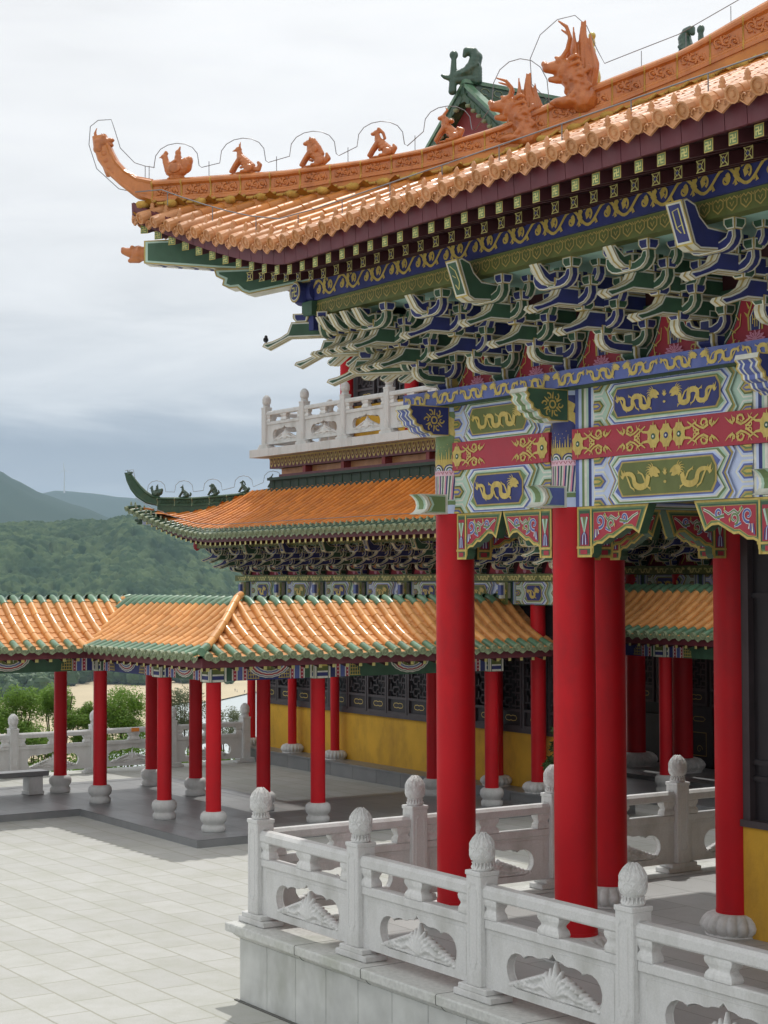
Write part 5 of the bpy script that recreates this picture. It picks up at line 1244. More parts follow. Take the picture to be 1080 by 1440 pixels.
def wslope(name, T, u0, u1, vlo, vhi, valley=None, zo=0, fasc=None, par=walk, off=0, hi=True):
    mb = MB(); sp = .248; n = int((u1-u0)/sp); us = [u0+off+sp*i for i in range(n+1)]
    roof_slope(mb, T, us, sp, vlo, vhi, lambda u, v: zc(v)+zo, .062, 'orangewalk', 'gtile', 'gtile', 'panwalk', 'gend', eave=.26, cap=(.12 if hi else .2), seg=.26, valley=valley, knob=False, nr=8 if hi else 5)
    if fasc:
        a, b = fasc
        p = [T(a, .05, 2.715+zo), T(b, .05, 2.715+zo), T(b, .05, 2.865+zo), T(a, .05, 2.865+zo), T(a, .10, 2.715+zo), T(b, .10, 2.715+zo), T(b, .10, 2.865+zo), T(a, .10, 2.865+zo)]
        mb.add(p, [(0,1,2,3), (4,7,6,5), (0,4,5,1), (3,2,6,7)], 'maroon')
        k = int((b-a)/.2)+1; vs = []
        for i in range(k+1):
            u = a+(b-a)*i/k; v0 = min(max(.10, vlo(u)), 1.45); v1 = max(v0, min(1.45, vhi(u)-.05)); vs += [T(u, v0, 2.80+zo+.37*(v0-.1)), T(u, v1, 2.80+zo+.37*(v1-.1))]
        mb.add(vs, [(2*i, 2*i+1, 2*i+3, 2*i+2) for i in range(k)], 'maroondark')
        k = int((b-a)/.25)
        for i in range(k):   # rafter ends
            u = a+(b-a)*(i+.5)/k; w = .03
            q = [T(u-w, .11, 2.66+zo), T(u+w, .11, 2.66+zo), T(u+w, .11, 2.725+zo), T(u-w, .11, 2.725+zo), T(u-w, .5, 2.74+zo), T(u+w, .5, 2.74+zo), T(u+w, .5, 2.80+zo), T(u-w, .5, 2.80+zo)]
            mb.add(q, [(0,1,2,3)], 'lemon'); mb.add(q, [(0,4,5,1), (0,3,7,4), (1,5,6,2)], 'maroondark')
    return fin(mb.build(name, par))
C15 = lambda u: 1.5
wslope('tiled_roof_slope', lambda u, v, z: (-13.3-v, u, z), -13, 5.60, lambda u: max(0, u-4.15), C15, lambda u: u > 4.15, fasc=(-13, 4.2), off=.05)
wslope('tiled_roof_slope', lambda u, v, z: (-16.3+v, u, z), -13, 7.1, lambda u: 0, lambda u: min(1.5, 7.15-u), fasc=(-13, 7.1), hi=False)
wslope('tiled_roof_slope', lambda u, v, z: (u, 4.15+v, z), -14.7, -8.95, lambda u: max(0, -13.3-u), lambda u: min(1.5, -8.9-u), lambda u: u < -13.3, fasc=(-13.35, -8.95), off=.03)
wslope('tiled_roof_slope', lambda u, v, z: (u, 7.15-v, z), -16.2, -10.5, lambda u: max(0, u+11.9), lambda u: min(1.5, u+16.3), lambda u: u > -11.9, hi=False, fasc=(-16.2, -11.9))
wslope('tiled_roof_slope', lambda u, v, z: (-8.9-v, u, z), 4.25, 11.05, lambda u: 0, lambda u: min(1.5, u-4.15), fasc=(4.2, 11.05), off=.02)
wslope('tiled_roof_slope', lambda u, v, z: (-11.9+v, u, z), 5.7, 11.05, lambda u: max(0, 7.15-u), C15, lambda u: u < 7.15, hi=False, fasc=(7.15, 11.05))
mb = MB()
pts = [(-8.92-v, 4.17+v, zc(v)+.07) for v in (0, .2, .4, .6, .8, 1.0, 1.2, 1.35, 1.5)]
for i in range(8): mb.tube([pts[i], tuple((pts[i][k]+(pts[i+1][k]-pts[i][k])*1.03) for k in range(3))], [.068, .063], 10, 'orangewalk' if i else 'gtile', True)
fin(mb.build('hip_roll', walk))
mb = MB()
pts = [(-13.3-v, 4.15+v, zc(v)-.015) for v in (0, .3, .6, .9, 1.2, 1.5)]
for i in range(5):
    a, b = Vector(pts[i]), Vector(pts[i+1]); mb.add([tuple(a+Vector((-.09,-.09,0))), tuple(a+Vector((.09,.09,0))), tuple(b+Vector((.09,.09,0))), tuple(b+Vector((-.09,-.09,0)))], [(0,1,2,3)], 'deeporange')
fin(mb.build('roof_valley', walk))

# stone bench between two walkway columns
ben = empty('stone_bench', (-15.72, 3.0, .12), label='low grey stone bench at the left edge beneath the walkway roof', cat='bench')
mb = MB(); mb.cbox(-.20, -1.45, .34, .20, 1.42, .43, 'darkstone'); mb.build('seat', ben)
for y in (-1.25, 1.18): mb = MB(); mb.cbox(-.15, y-.14, 0, .15, y+.14, .34, 'granite'); mb.cbox(-.17, y-.16, 0, .17, y+.16, .07, 'granite'); mb.build('leg', ben)

# ================================================================== SIDE HALL (behind the walkway, green-edged roof and balcony)
HX0, HY = -20.0, 11.10
hb = empty('two_storey_hall', (HX0, HY, 0), label='two-storey hall with yellow walls, green-edged orange roof and white balcony behind the walkway', cat='temple')
mb = MB()
for i in range(15):
    x0 = -20.5+.88*i; mb.cbox(x0+.004, 10.86, 0, x0+.876, 11.2, .262, 'darkstone', .004)
mb.box(-20.48, 10.88, 0, -8.0, 12.1, .255, 'darkstone'); mb.box(-20.5, 10.84, .264, -7.7, 12.1, .30, 'darkstone')
fin(mb.build('stone_plinth', hb))
for i, x in enumerate((-19.95, -18.11, -16.33, -12.2, -10.7, -9.44, -8.45)):
    column(hb, x, 11.12, .30, 3.95, .095 if i < 3 else .135, .24 if i < 3 else .28)
mb = MB()
mb.box(-19.95, 11.33, .30, -8.6, 11.45, 1.28, 'yellowwall'); mb.box(-8.7, 11.45, .30, -8.62, 12.05, 1.28, 'yellowwall'); mb.box(-19.95, 11.45, .30, -19.8, 15.4, 3.9, 'yellowwall')
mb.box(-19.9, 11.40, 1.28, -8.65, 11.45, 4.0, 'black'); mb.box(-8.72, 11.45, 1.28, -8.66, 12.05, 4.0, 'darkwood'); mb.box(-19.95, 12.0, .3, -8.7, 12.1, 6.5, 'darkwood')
mb.box(-19.95, 11.28, 1.282, -8.58, 11.40, 1.36, 'darkwood2'); mb.box(-19.95, 11.30, 2.95, -8.58, 11.40, 3.05, 'darkwood2'); mb.box(-19.95, 11.32, 3.05, -8.58, 11.39, 4.0, 'darkwood')
fin(mb.build('ground_floor_wall', hb))
def window(w, z0, z1):
    mb = MB()
    for x0, x1 in ((0, .05), (w-.05, w)): mb.box(x0, -.05, z0, x1, .02, z1, 'darkwood2')
    for za, zb in ((z0, z0+.05), (z0+.30, z0+.35), (z1-.05, z1)): mb.box(.05, -.05, za, w-.05, .02, zb, 'darkwood2')
    mb.box(.05, -.01, z0+.05, w-.05, .01, z0+.30, 'darkwood')
    P = Paint(mb, FY(-.01, 0, 0), .002); cx = w/2; cz = z0+.175
    P.stroke([(cx-.17, cz), (cx-.14, cz+.04), (cx-.05, cz+.05), (cx, cz+.035), (cx+.05, cz+.05), (cx+.14, cz+.04), (cx+.17, cz), (cx+.14, cz-.04), (cx+.05, cz-.05), (cx, cz-.035), (cx-.05, cz-.05), (cx-.14, cz-.04), (cx-.17, cz)], .014, .014, 'gold', 1)
    x0, x1, a, b = .05, w-.05, z0+.35, z1-.05; W = x1-x0; t = .013
    def bar(p, q, r, s_): mb.box(x0+W*p-t, -.03, a+(b-a)*q-t, x0+W*r+t, -.01, a+(b-a)*s_+t, 'darkwood2')
    for k in range(int((b-a)/.24)):
        q = k*.24/(b-a); h = .24/(b-a)
        for (p1, q1, p2, q2) in ((.0,.5,.25,.5), (.25,.2,.25,.8), (.25,.8,.6,.8), (.6,.45,.6,.8), (.45,.45,.6,.45), (.45,.0,.45,.45), (.75,.0,.75,.65), (.75,.65,1,.65), (.25,.2,.45,.2), (.6,.2,1,.2), (.85,.65,.85,1), (.12,.5,.12,1)):
            bar(p1, q+h*q1, p2, q+h*q2)
    return mb.build('lattice_window', hb)
w0 = window(.72, 1.36, 2.95); first_w = True
for i in range(15):
    x = -19.8+i*.745
    o = w0 if i == 0 else w0.copy()
    if i: COL.objects.link(o); o.parent = hb
    o.location = Vector((x, 11.33, 0))-hb.location
# lintel with painting, frieze, brackets
mb = MB(); mb.box(-20.0, 11.0, 3.60, -8.5, 11.2, 4.03, 'green')
for i in range(7):
    a = -19.9+1.63*i; panel_beam(mb, FY(11.0), a+.12, a+1.51, 3.62, 4.02, i % 2 == 0, 1, .12, .004)
    P = Paint(mb, FY(11.0), .004); P.rect(a-.12, 3.61, a+.12, 4.02, 'olive', 30); dragon(P, a-.1, 3.65, .2, .3, 'gold', 31)
    mb.box(a-.04, 10.80, 3.72, a+.04, 11.0, 4.0, 'cream'); mb.box(a-.045, 10.78, 3.78, a+.045, 10.84, 3.96, 'bluemid')
mb.box(-20.25, 10.86, 4.032, -8.2, 11.24, 4.16, 'olive'); P = Paint(mb, FY(10.86), .004)
for i in range(26): dragon(P, -20.1+i*.46, 4.035, .40, .12, 'lemon', 2, i % 2 == 1, i)
mb.box(-8.6, 11.2, 3.6, -8.5, 12.05, 4.03, 'green'); mb.box(-8.62, 11.24, 4.032, -8.44, 12.05, 4.16, 'olive')
fin(mb.build('painted_lintel', hb))
# brackets re-use the near hall's sets at a smaller size
bs = .80; zoff = 4.165-5.897*bs
for i in range(15):
    x = -20.0+i*.82; put_bracket(('gh' if i % 4 == 2 else 'bh' if i % 4 == 0 and i else 'b' if i % 2 else 'g'), x, 11.05, 0, hb, bs, zoff)
for dx, rz in ((-20.0, -pi/4),): put_bracket('b', dx, 11.05, rz, hb, bs*1.12, 4.165-5.897*bs*1.12)
mb = MB(); mb.box(-19.9, 11.08, 4.16, -8.6, 11.14, 4.85, 'maroondark'); mb.box(-8.62, 11.14, 4.16, -8.56, 12.05, 4.85, 'maroondark')
P = Paint(mb, FY(11.08), .004)
for i in range(14):
    cx = -20.0+.82*(i+.5); P.poly([(cx-.26,4.165),(cx-.2,4.3),(cx-.1,4.45),(cx+.1,4.45),(cx+.2,4.3),(cx+.26,4.165)], 'crimson', 1); P.circ(cx, 4.22, .05, 'pink', 2, 8); P.stroke([(cx, 4.25), (cx, 4.42)], .05, .02, 'gold', 3)
yp2 = 11.05-.8
mb.box(-20.85, yp2-.06, 4.78, -8.4, yp2+.08, 4.93, 'olive'); mb.box(-20.87, yp2-.08, 4.932, -8.38, yp2+.08, 5.02, 'blue')
P = Paint(mb, FY(yp2-.06), .004)
for i in range(84): P.ring(-20.7+.145*i, 4.85, .045, .012, 'goldline', 2, 8)
mb.box(-20.3, yp2+.08, 4.79, -8.2, 11.08, 4.82, 'mint')
mb.revolve([(.01,-.12),(.07,-.08),(.09,0),(.07,.08),(.01,.12)], (-20.92, yp2-.02, 4.85), 12, 'crimson')
fin(mb.build('eave_purlin', hb))
Ev = 9.12
G2f = lambda x: .80*max(0, min(1.05, (-18.2-x)/3.8))**1.7
F2f = lambda x: .20*max(0, min(1.05, (-18.2-x)/3.8))**2
G3f = lambda x: G2f(-28.52-x); F3f = lambda x: F2f(-28.52-x)       # mirrored right end (centre -14.26)
GA = lambda x, v=0: G2f(x)*max(0, 1-max(0, v)/2.5)**2; FA = lambda x: F2f(x)
zh = lambda x, v: 5.02+.32*v+.095*v*abs(v)+GA(x, v)
HD = 31.1
FD2 = lambda a, b, c: (a+c*.70711, a+HD-c*.70711, b)
mb = MB(); us = [-21.88+.222*i for i in range(60)]
roof_slope(mb, lambda u, v, z: (u, Ev+v, z), us, .222, lambda u: -FA(u), lambda u: max(-FA(u), min(2.02, u+HD-Ev+.02)), zh, .058, 'deeporange', 'gtiledark', 'deeporange', 'deeporange', 'gend', eave=.30, nr=6)
fin(mb.build('tiled_roof_slope', hb))
mb = MB(); mb.T = lambda x, y, z: (y-HD, x+HD, z)     # left (outer) slope
roof_slope(mb, lambda u, v, z: (u, Ev+v, z), us[:26], .222, lambda u: -F2f(u), lambda u: min(2.02, u+HD-Ev+.02), zh, .058, 'deeporange', 'gtiledark', 'deeporange', 'deeporange', 'gend', eave=.30, nr=5)
mb.T = None
fin(mb.build('tiled_roof_slope', hb))
mb = MB()
for kind in (0, 1):
    mb.T = (None, lambda x, y, z: (y-HD, x+HD, z), lambda x, y, z: (-28.52-(y-HD), x+HD, z))[kind]
    xs = [-21.95+.25*i for i in range(55 if kind == 0 else 27)]; vs = []; fs = []
    gg = GA if kind == 0 else G2f; ff = FA if kind == 0 else F2f
    for x in xs: vs += [(x, Ev+.05-ff(x), 4.865+gg(x)), (x, Ev+.05-ff(x), 5.0+gg(x)), (x, Ev+.09-ff(x), 4.865+gg(x)), (x, Ev+1.5, 5.15+gg(x)*.5)]
    for i in range(len(xs)-1): k = i*4; fs += [(k, k+4, k+5, k+1), (k, k+2, k+6, k+4)]
    mb.add(vs, fs, 'maroon'); mb.add(vs, [(i*4+2, i*4+3, i*4+7, i*4+6) for i in range(len(xs)-1)], 'maroondark')
    rafters(mb, -21.2 if kind == 0 else -21.2, -8.6 if kind == 0 else -16, .222, gg, ff, Ev+.10, .7, .07, .075, 4.79, 0)
mb.T = None
fin(mb.build('eave_fascia', hb))
prof2 = [(-21.55,5.775,5.975),(-20.9,5.76,5.965),(-20.2,5.84,6.04),(-19.35,6.00,6.21),(-18.6,6.19,6.42)]
out2 = [(-21.55,5.765),(-21.75,5.83),(-21.92,5.98),(-22.02,6.15),(-22.09,6.35),(-22.13,6.55)]
in2 = [(-21.55,5.98),(-21.64,6.02),(-21.75,6.12),(-21.85,6.25),(-21.94,6.40),(-22.03,6.56)]
for kind in (0,):
    mb = MB()
    at2 = hip_set(mb, FD2, prof2, lambda a: zh(a, a+HD-Ev), .07, .31, 'gtiledark', 'gtiledark', 'goldline' if 0 else 'gend', 'gtiledark', rel=kind == 0, k=1.2)
    upturned_tip(mb, FD2, out2, in2, .07, 'gtiledark'); mb.T = None
    fin(mb.build('hip_ridge', hb))
for k, a in enumerate((-21.58, -21.11, -20.62, -20.10, -19.61)):
    o = beasts[k].copy(); o.data = beasts[k].data.copy(); o.data.materials.clear(); o.data.materials.append(MATS['gsculpt']); COL.objects.link(o); o.parent = hb
    o.location = Vector(FD2(a, at2(a)[1], 0))-hb.location; o['label'] = 'small dark green beast, number %d from the tip of the far ridge' % (k+1) if 0 else ('outermost dark green rider figure', 'dark green bird-like figure', 'dark green lion figure', 'dark green seated figure', 'dark green figure under the balcony')[k]; o.scale = (.80,)*3
o = h1.copy(); o.data = h1.data.copy(); o.data.materials.clear(); o.data.materials.append(MATS['gsculpt']); COL.objects.link(o); o.parent = hb
o.location = Vector(FD2(-18.55, 6.22, 0))-hb.location; o.scale = (1.0, 1.2, .72); o['label'] = 'dark green dragon head tucked under the balcony'
o = sculpt('ridge_finial', [('e', (0,0,.0), (.05,.05,.05)), ('e', (.05,0,.03), (.05,.04,.03)), ('c', [(-.03,0,.03),(-.05,0,.10)], [.015,.008]), ('c', [(.0,0,.03),(.0,0,.09)], [.012,.007])]+[('e', (.03+.022*k+.004*k*k, 0, -.05-.052*k), (.035,.035,.034)) for k in range(9)], .011, 'gsculpt', hb, 1)
o.location = Vector(FD2(-22.05, 6.52, 0))-hb.location; o.rotation_euler = (0, 0, radians(45))
o = sculpt('beam_dragon_head', [('c', [(-.08,0,0),(.0,0,.0)], [.06,.065]), ('c', [(.0,0,.02),(.12,0,.03)], [.06,.035]), ('c', [(.0,0,-.04),(.08,0,-.05)], [.04,.02])], .012, 'gsculpt', hb, 1)
o.location = Vector(FD2(-21.85, 5.42, 0))-hb.location; o.rotation_euler = (0, 0, RZ)
mb = MB(); mb.prism([(-21.80,5.34),(-20.2,5.16),(-20.2,5.5),(-21.80,5.55)], FD2, -.08, .08, 'bluepale', 'cream'); mb.prism([(-21.1,5.22),(-20.95,5.06),(-19.9,5.0),(-19.9,5.16)], FD2, -.09, .09, 'blue', 'gold')
fin(mb.build('hip_beam', hb))
mb = MB(); w2 = lambda pts: mb.tube([FD2(*p) for p in pts], .006, 4, 'wire')
pts = [(-22.12,6.6,0),(-21.98,6.62,0),(-21.93,6.3,0),(-21.82,6.14,0)]
for a in (-21.58, -21.11, -20.62, -20.10, -19.61): z = at2(a)[1]; pts += [(a-.16, z+.12, 0)]+[(a-.16*cos(t*pi/6), z+.12+.26*sin(t*pi/6)**.7, 0) for t in range(1, 6)]+[(a+.16, z+.12, 0)]
w2(pts); mb.tube([(-21.6, 9.0, 5.95)]+[(x, Ev+.1-FA(x), 5.24+GA(x)) for x in (-21, -20, -19, -18, -16, -13, -10, -8)], .006, 4, 'wire')
fin(mb.build('lightning_wire', hb))
# top of the lower roof, ridge wall and balcony
mb = MB(); mb.box(-19.1, 11.06, 5.85, -8.8, 11.3, 6.08, 'ridgedark'); mb.box(-19.1, 11.12, 6.08, -8.8, 11.28, 6.28, 'ridgedark'); mb.box(-19.1, 11.05, 6.28, -8.8, 11.3, 6.34, 'ridgedark')
for i in range(26): mb.tube([(-18.9+.36*i, 11.11, 6.1), (-18.9+.36*i, 11.11, 6.26)], .008, 4, 'gtiledark')
mb.box(-19.0, 11.3, 6.3, -8.9, 12.0, 6.42, 'maroon')
fin(mb.build('wall_ridge', hb))
mb = MB()
for i in range(13): mb.cbox(-19.98+.88*i+.003, 11.08, 6.835, -19.98+.88*(i+1)-.003, 11.5, 7.015, 'granite', .004)
mb.box(-19.97, 11.5, 6.84, -8.55, 16, 7.012, 'granite'); mb.box(-19.6, 11.40, 6.58, -8.7, 16, 6.833, 'maroon')
mb.box(-19.4, 11.6, 6.43, -9, 15.9, 6.578, 'orangelite')
P = Paint(mb, FY(11.40), .004)
for i in range(66):
    x = -19.5+.165*i
    for r, m, L in ((.080, 'goldline', 2), (.058, 'maroon', 3), (.044, 'goldline', 4), (.024, 'maroon', 5)): P.poly([(x+r*cos(-pi*t/8), 6.80+r*2.4*sin(-pi*t/8)) for t in range(9)], m, L)
mb.box(-19.6, 11.385, 6.795, -8.7, 11.397, 6.833, 'goldline')
for x in (-18.1, -16.5, -14.9, -13.3, -11.7): mb.box(x-.06, 11.42, 6.42, x+.06, 15.8, 6.585, 'wallred')
fin(mb.build('balcony_slab', hb))
balustrade('white balcony balustrade', (-19.42, 11.22, 7.015), 0, 7, sc=.93, parent=hb, top=False)
balustrade('side run of the balcony balustrade', (-19.42, 11.22, 7.015), pi/2, 3, first_post=False, sc=.93, parent=hb, top=False)
mb = MB()
mb.box(-18.3, 12.75, 7.0, -9.8, 15.5, 7.95, 'yellowwall'); mb.box(-18.25, 12.80, 7.95, -9.85, 15.4, 10.8, 'darkwood')
fin(mb.build('upper_wall', hb))
for x in (-18.2, -15.6, -13.0, -10.2):
    mb = MB(); mb.revolve([(.15, 0), (.15, 3.7)], (0, 0, 0), 20, 'red'); o = mb.build('column', hb, label='upper storey column'); o.location = Vector((x, 12.6, 7.02))-hb.location
for i in range(9):
    o = w0.copy(); COL.objects.link(o); o.parent = hb; o.location = Vector((-17.95+i*.86, 12.75, 6.6))-hb.location
mb = MB(); mb.box(-18.4, 12.4, 10.4, -9.7, 12.6, 11.0, 'blue'); mb.box(-18.4, 12.6, 10.4, -18.2, 16, 11.0, 'blue'); fin(mb.build('upper_lintel', hb))
# upper roofs: skirt eaves, then crossed gables
mb = MB(); zu = lambda u, v: 11.0+.50*v+.03*v*v
roof_slope(mb, lambda u, v, z: (u, 11.0+v, z), [-19.9+.25*i for i in range(46)], .25, lambda u: 0, lambda u: max(0, min(2.6, u+20.05, -8.35-u)), zu, .062, 'deeporange', 'gtiledark', 'deeporange', 'deeporange', 'gend', eave=.3, nr=5)
mb.T = lambda x, y, z: (y-31.05, x+31.05, z)
roof_slope(mb, lambda u, v, z: (u, 11.0+v, z), [-19.9+.25*i for i in range(22)], .25, lambda u: 0, lambda u: max(0, min(2.6, u+20.05)), zu, .062, 'deeporange', 'gtiledark', 'deeporange', 'deeporange', 'gend', eave=.3, nr=5)
mb.T = lambda x, y, z: (-28.4-(y-31.05), x+31.05, z)
roof_slope(mb, lambda u, v, z: (u, 11.0+v, z), [-19.9+.25*i for i in range(22)], .25, lambda u: 0, lambda u: max(0, min(2.6, u+20.05)), zu, .062, 'deeporange', 'gtiledark', 'deeporange', 'deeporange', 'gend', eave=.3, nr=5)
mb.T = None
mb.box(-19.6, 11.2, 10.85, -8.8, 16, 11.02, 'maroon'); mb.box(-17.4, 13.6, 11.0, -11.0, 16, 12.0, 'wallred')
fin(mb.build('upper_roof', hb))
gx, gy, gz, gs = -14.4, 13.2, 14.15, .80
mb = MB()
mb.add([(gx-3.1, gy+.12, gz-3.1*gs), (gx+3.1, gy+.12, gz-3.1*gs), (gx, gy+.12, gz)], [(0,1,2)], 'wallred')
for s_ in (-1, 1):
    T = lambda u, v, z: (gx+s_*(3.2-v), u, z)
    roof_slope(mb, T, [gy-.05+.24*i for i in range(22)], .24, lambda u: 0, lambda u: 3.2, lambda u, v: gz-3.2*gs-.0+gs*v, .06, 'gtiledark', 'gtiledark', 'gtiledark', 'gtiledark', 'gend', eave=.2, seg=.4, nr=5, knob=False, steps=False)
    # descending verge ridge along the gable edge with moulding and drip tiles
    d = Vector((s_, 0, -gs)).normalized(); 
    for (off, h, w, m) in ((.0, .10, .11, 'gtiledark'), (.10, .16, .07, 'gsculpt'), (.26, .07, .10, 'gtile')):
        a = Vector((gx, gy, gz+off)); b = a+d*3.3; up = Vector((gs*s_, 0, 1)).normalized()*h; yy = Vector((0, w, 0))
        vs = [a-yy, b-yy, b+yy, a+yy, a-yy+up, b-yy+up, b+yy+up, a+yy+up]
        mb.add([tuple(v) for v in vs], [(0,1,2,3), (4,7,6,5), (0,4,5,1), (1,5,6,2), (2,6,7,3), (3,7,4,0)], m)
    for i in range(13):
        p = Vector((gx, gy-.10, gz-.02))+d*(.28+.24*i); mb.revolve([(.01, -.02), (.065, 0), (.07, .05)], tuple(p-Vector((0, 0, .05))), 8, 'gend')
        mb.tube([tuple(p+Vector((0, -.02, .06))), tuple(p+Vector((0, .25, .06)))], .055, 7, 'gtiledark')
for (a, b) in (((gx, gy-.1), (gx, 17.5)), ((gx-3.7, 16.2), (-10.75, 16.2))):
    ax = 0 if a[1] != b[1] else 1
    for (z0, z1, w, m) in ((gz-.1, gz+.08, .12, 'gtiledark'), (gz+.08, gz+.30, .07, 'gsculpt'), (gz+.30, gz+.38, .11, 'gtile')):
        if ax == 0: mb.box(a[0]-w, a[1], z0, a[0]+w, b[1], z1, m)
        else: mb.box(a[0], a[1]-w, z0+.002, b[0], a[1]+w, z1+.002, m)
    for k in range(12):
        t = k/12
        if ax == 0: mb.tube([(a[0]+.075, a[1]+.2+(b[1]-a[1]-.3)*t+.12*cos(q), gz+.19+.07*sin(q)) for q in range(6)], .014, 4, 'gend')
for s_ in (-1, 1):
    T = lambda u, v, z: (u, 16.2+s_*(3.0-v), z)
    roof_slope(mb, T, [-18.0+.26*i for i in range(28)], .26, lambda u: 0, lambda u: 3.0, lambda u, v: gz-3.0*gs+gs*v, .06, 'gtiledark', 'gtiledark', 'gtiledark', 'gtiledark', 'gend', eave=.2, seg=.5, nr=5, knob=False, steps=False)
fin(mb.build('gabled_top_roof', hb, label='steep dark green gabled roof with dull red gable wall'))
def owl_tail():
    return [('c', [(-.30,0,-.25),(-.28,0,.10),(-.27,0,.42)], [.085,.075,.055]), ('e', (-.27,0,.52), (.09,.06,.10)), ('c', [(-.30,0,.02),(-.44,0,.06),(-.50,0,.10)], [.07,.05,.03]), ('c', [(-.2,0,.08),(.0,0,.15),(.12,0,.30),(.16,0,.45)], [.10,.13,.14,.13]),
            ('c', [(.16,0,.45),(.10,0,.57),(-.02,0,.60),(-.06,0,.50)], [.12,.10,.08,.05]), ('c', [(.16,0,.2),(.18,0,-.05)], [.12,.10]), ('c', [(-.2,0,-.02),(.1,0,-.02)], [.09,.10])]+[('e', (-.1+.05*k, .11*s_, .1+.03*k), (.03,.03,.04)) for k in range(7) for s_ in (-1, 1)]
o = sculpt('ridge_end_ornament', owl_tail(), .02, 'gsculpt', hb, 1)
o.location = Vector((gx, gy+.05, gz+.42))-hb.location; o.rotation_euler = (0, 0, radians(50)); o.scale = (1.1,)*3; o['label'] = 'curled dark green ornament at the left end of the gable ridge'; o.scale = (1.1, 1.1, 1.0)
o2 = o.copy(); COL.objects.link(o2); o2.parent = hb; o2.location = Vector((-10.8, 16.2, gz+.42))-hb.location; o2.rotation_euler = (0, 0, radians(180)); o2['label'] = 'curled dark green ornament peeking over the near ridge'

# ================================================================== REAR HALL seen between the big columns, with its own walkway roof
hr = empty('rear_hall', (-14, 16.3, 0), label='dim rear hall with dark doors and red columns seen between the big columns', cat='temple')
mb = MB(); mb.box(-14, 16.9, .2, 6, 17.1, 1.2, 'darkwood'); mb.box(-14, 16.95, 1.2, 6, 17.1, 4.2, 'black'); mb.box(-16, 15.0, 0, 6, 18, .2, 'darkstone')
P = Paint(mb, FY(16.93), .004)
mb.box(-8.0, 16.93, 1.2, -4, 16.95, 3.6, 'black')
fin(mb.build('hall_wall', hr))
for i in range(8):
    x = -13.5+i*.8
    if -9.4 < x < -7.2: continue
    o = w0.copy(); COL.objects.link(o); o.parent = hr; o.location = Vector((x, 16.88, .1))-hr.location
mb = MB()
for i in range(6):
    x = -12.6+.8*i
    mb.box(x+.02, 16.84, .25, x+.76, 16.89, 1.44, 'darkwood'); P = Paint(mb, FY(16.84), .003)
    P.stroke([(x+.18,.45),(x+.18,.92),(x+.58,.92),(x+.58,.45),(x+.18,.45)], .02, .02, 'goldline', 1); P.spiral(x+.38, .58, .09, 0, 1.2, .016, 'goldline', 1); P.stroke([(x+.2,1.2),(x+.25,1.24),(x+.5,1.24),(x+.56,1.2),(x+.5,1.15),(x+.25,1.15),(x+.2,1.2)], .016, .016, 'goldline', 1)
fin(mb.build('door_panels', hr))
for x, y in ((-12.52, 16.1), (-11.11, 16.1), (-6, 16.1), (-3, 16.1)): column(hr, x, y, .2, 4.2, .20, .42)
mb = MB(); mb.box(-16, 16.0, 3.75, 6, 16.2, 4.15, 'green')
for i in range(12): panel_beam(mb, FY(16.0), -15.5+1.7*i, -13.9+1.7*i, 3.77, 4.14, i % 2 == 0, 1, .12, .004)
mb.box(-16.2, 15.9, 4.152, 6, 16.25, 4.32, 'olive'); P = Paint(mb, FY(15.9), .004)
for i in range(45): dragon(P, -16+i*.48, 4.16, .42, .15, 'lemon', 2, i % 2 == 1, i)
mb.box(-16, 16.1, 4.32, 6, 16.15, 5.2, 'maroondark'); mb.box(-16.4, 14.6, 5.16, 6, 14.8, 5.35, 'blue'); mb.box(-16.5, 14.5, 5.36, 6, 16.5, 5.42, 'maroondark'); mb.box(-16.5, 14.45, 5.42, 6, 16.6, 5.6, 'gtiledark')
P = Paint(mb, FY(16.1), .004)
for i in range(22): cx = -15.5+.92*i; P.poly([(cx-.3,4.33),(cx-.2,4.5),(cx-.1,4.7),(cx+.1,4.7),(cx+.2,4.5),(cx+.3,4.33)], 'crimson', 1); P.stroke([(cx-.2,4.36),(cx-.1,4.5),(cx-.16,4.6)], .04, .02, 'gold', 2); P.stroke([(cx+.2,4.36),(cx+.1,4.5),(cx+.16,4.6)], .04, .02, 'gold', 2); P.rect(cx-.06, 4.4, cx+.06, 4.62, 'gold', 2)
fin(mb.build('painted_lintel', hr))
for i in range(16): put_bracket('b' if i % 2 else 'g', -15.0+i*.92, 16.05, 0, hr, .92, 4.32-5.897*.92)
w2_ = empty('covered_walkway', (-9, 13.75, .12), label='stretch of orange and green tiled walkway roof seen between the big red columns', cat='walkway')
wslope('tiled_roof_slope', lambda u, v, z: (u, 13.35+v, z), -11.8, -2.0, lambda u: 0, C15, zo=.16, fasc=(-11.8, -2.0), par=w2_)
wslope('tiled_roof_slope', lambda u, v, z: (u, 16.35-v, z), -11.8, -2.0, lambda u: 0, C15, zo=.16, par=w2_, hi=False)
for i, (x, y) in enumerate(((-9.19,13.9), (-5.5,13.9), (-2.2,13.9))): dup(c0, w2_, Vector((x, y, .12))-w2_.location, None, (1, 1, 1.075))
painted_beam(-12.3, -9.19, 13.9, 'x', -1, 'blue', 2.62, 2.90, w2_); painted_beam(-9.19, -5.5, 13.9, 'x', -1, 'green', 2.62, 2.90, w2_); painted_beam(-5.5, -2.2, 13.9, 'x', -1, 'blue', 2.62, 2.90, w2_)
o = blk.copy(); COL.objects.link(o); o.parent = w2_; o.location = Vector((-9.19, 13.9, .28))-w2_.location
mb = MB(); mb.box(-13, 13.2, 0, -1.5, 15.0, .115, 'darkstone'); mb.build('rear_walkway_floor', kind='structure')

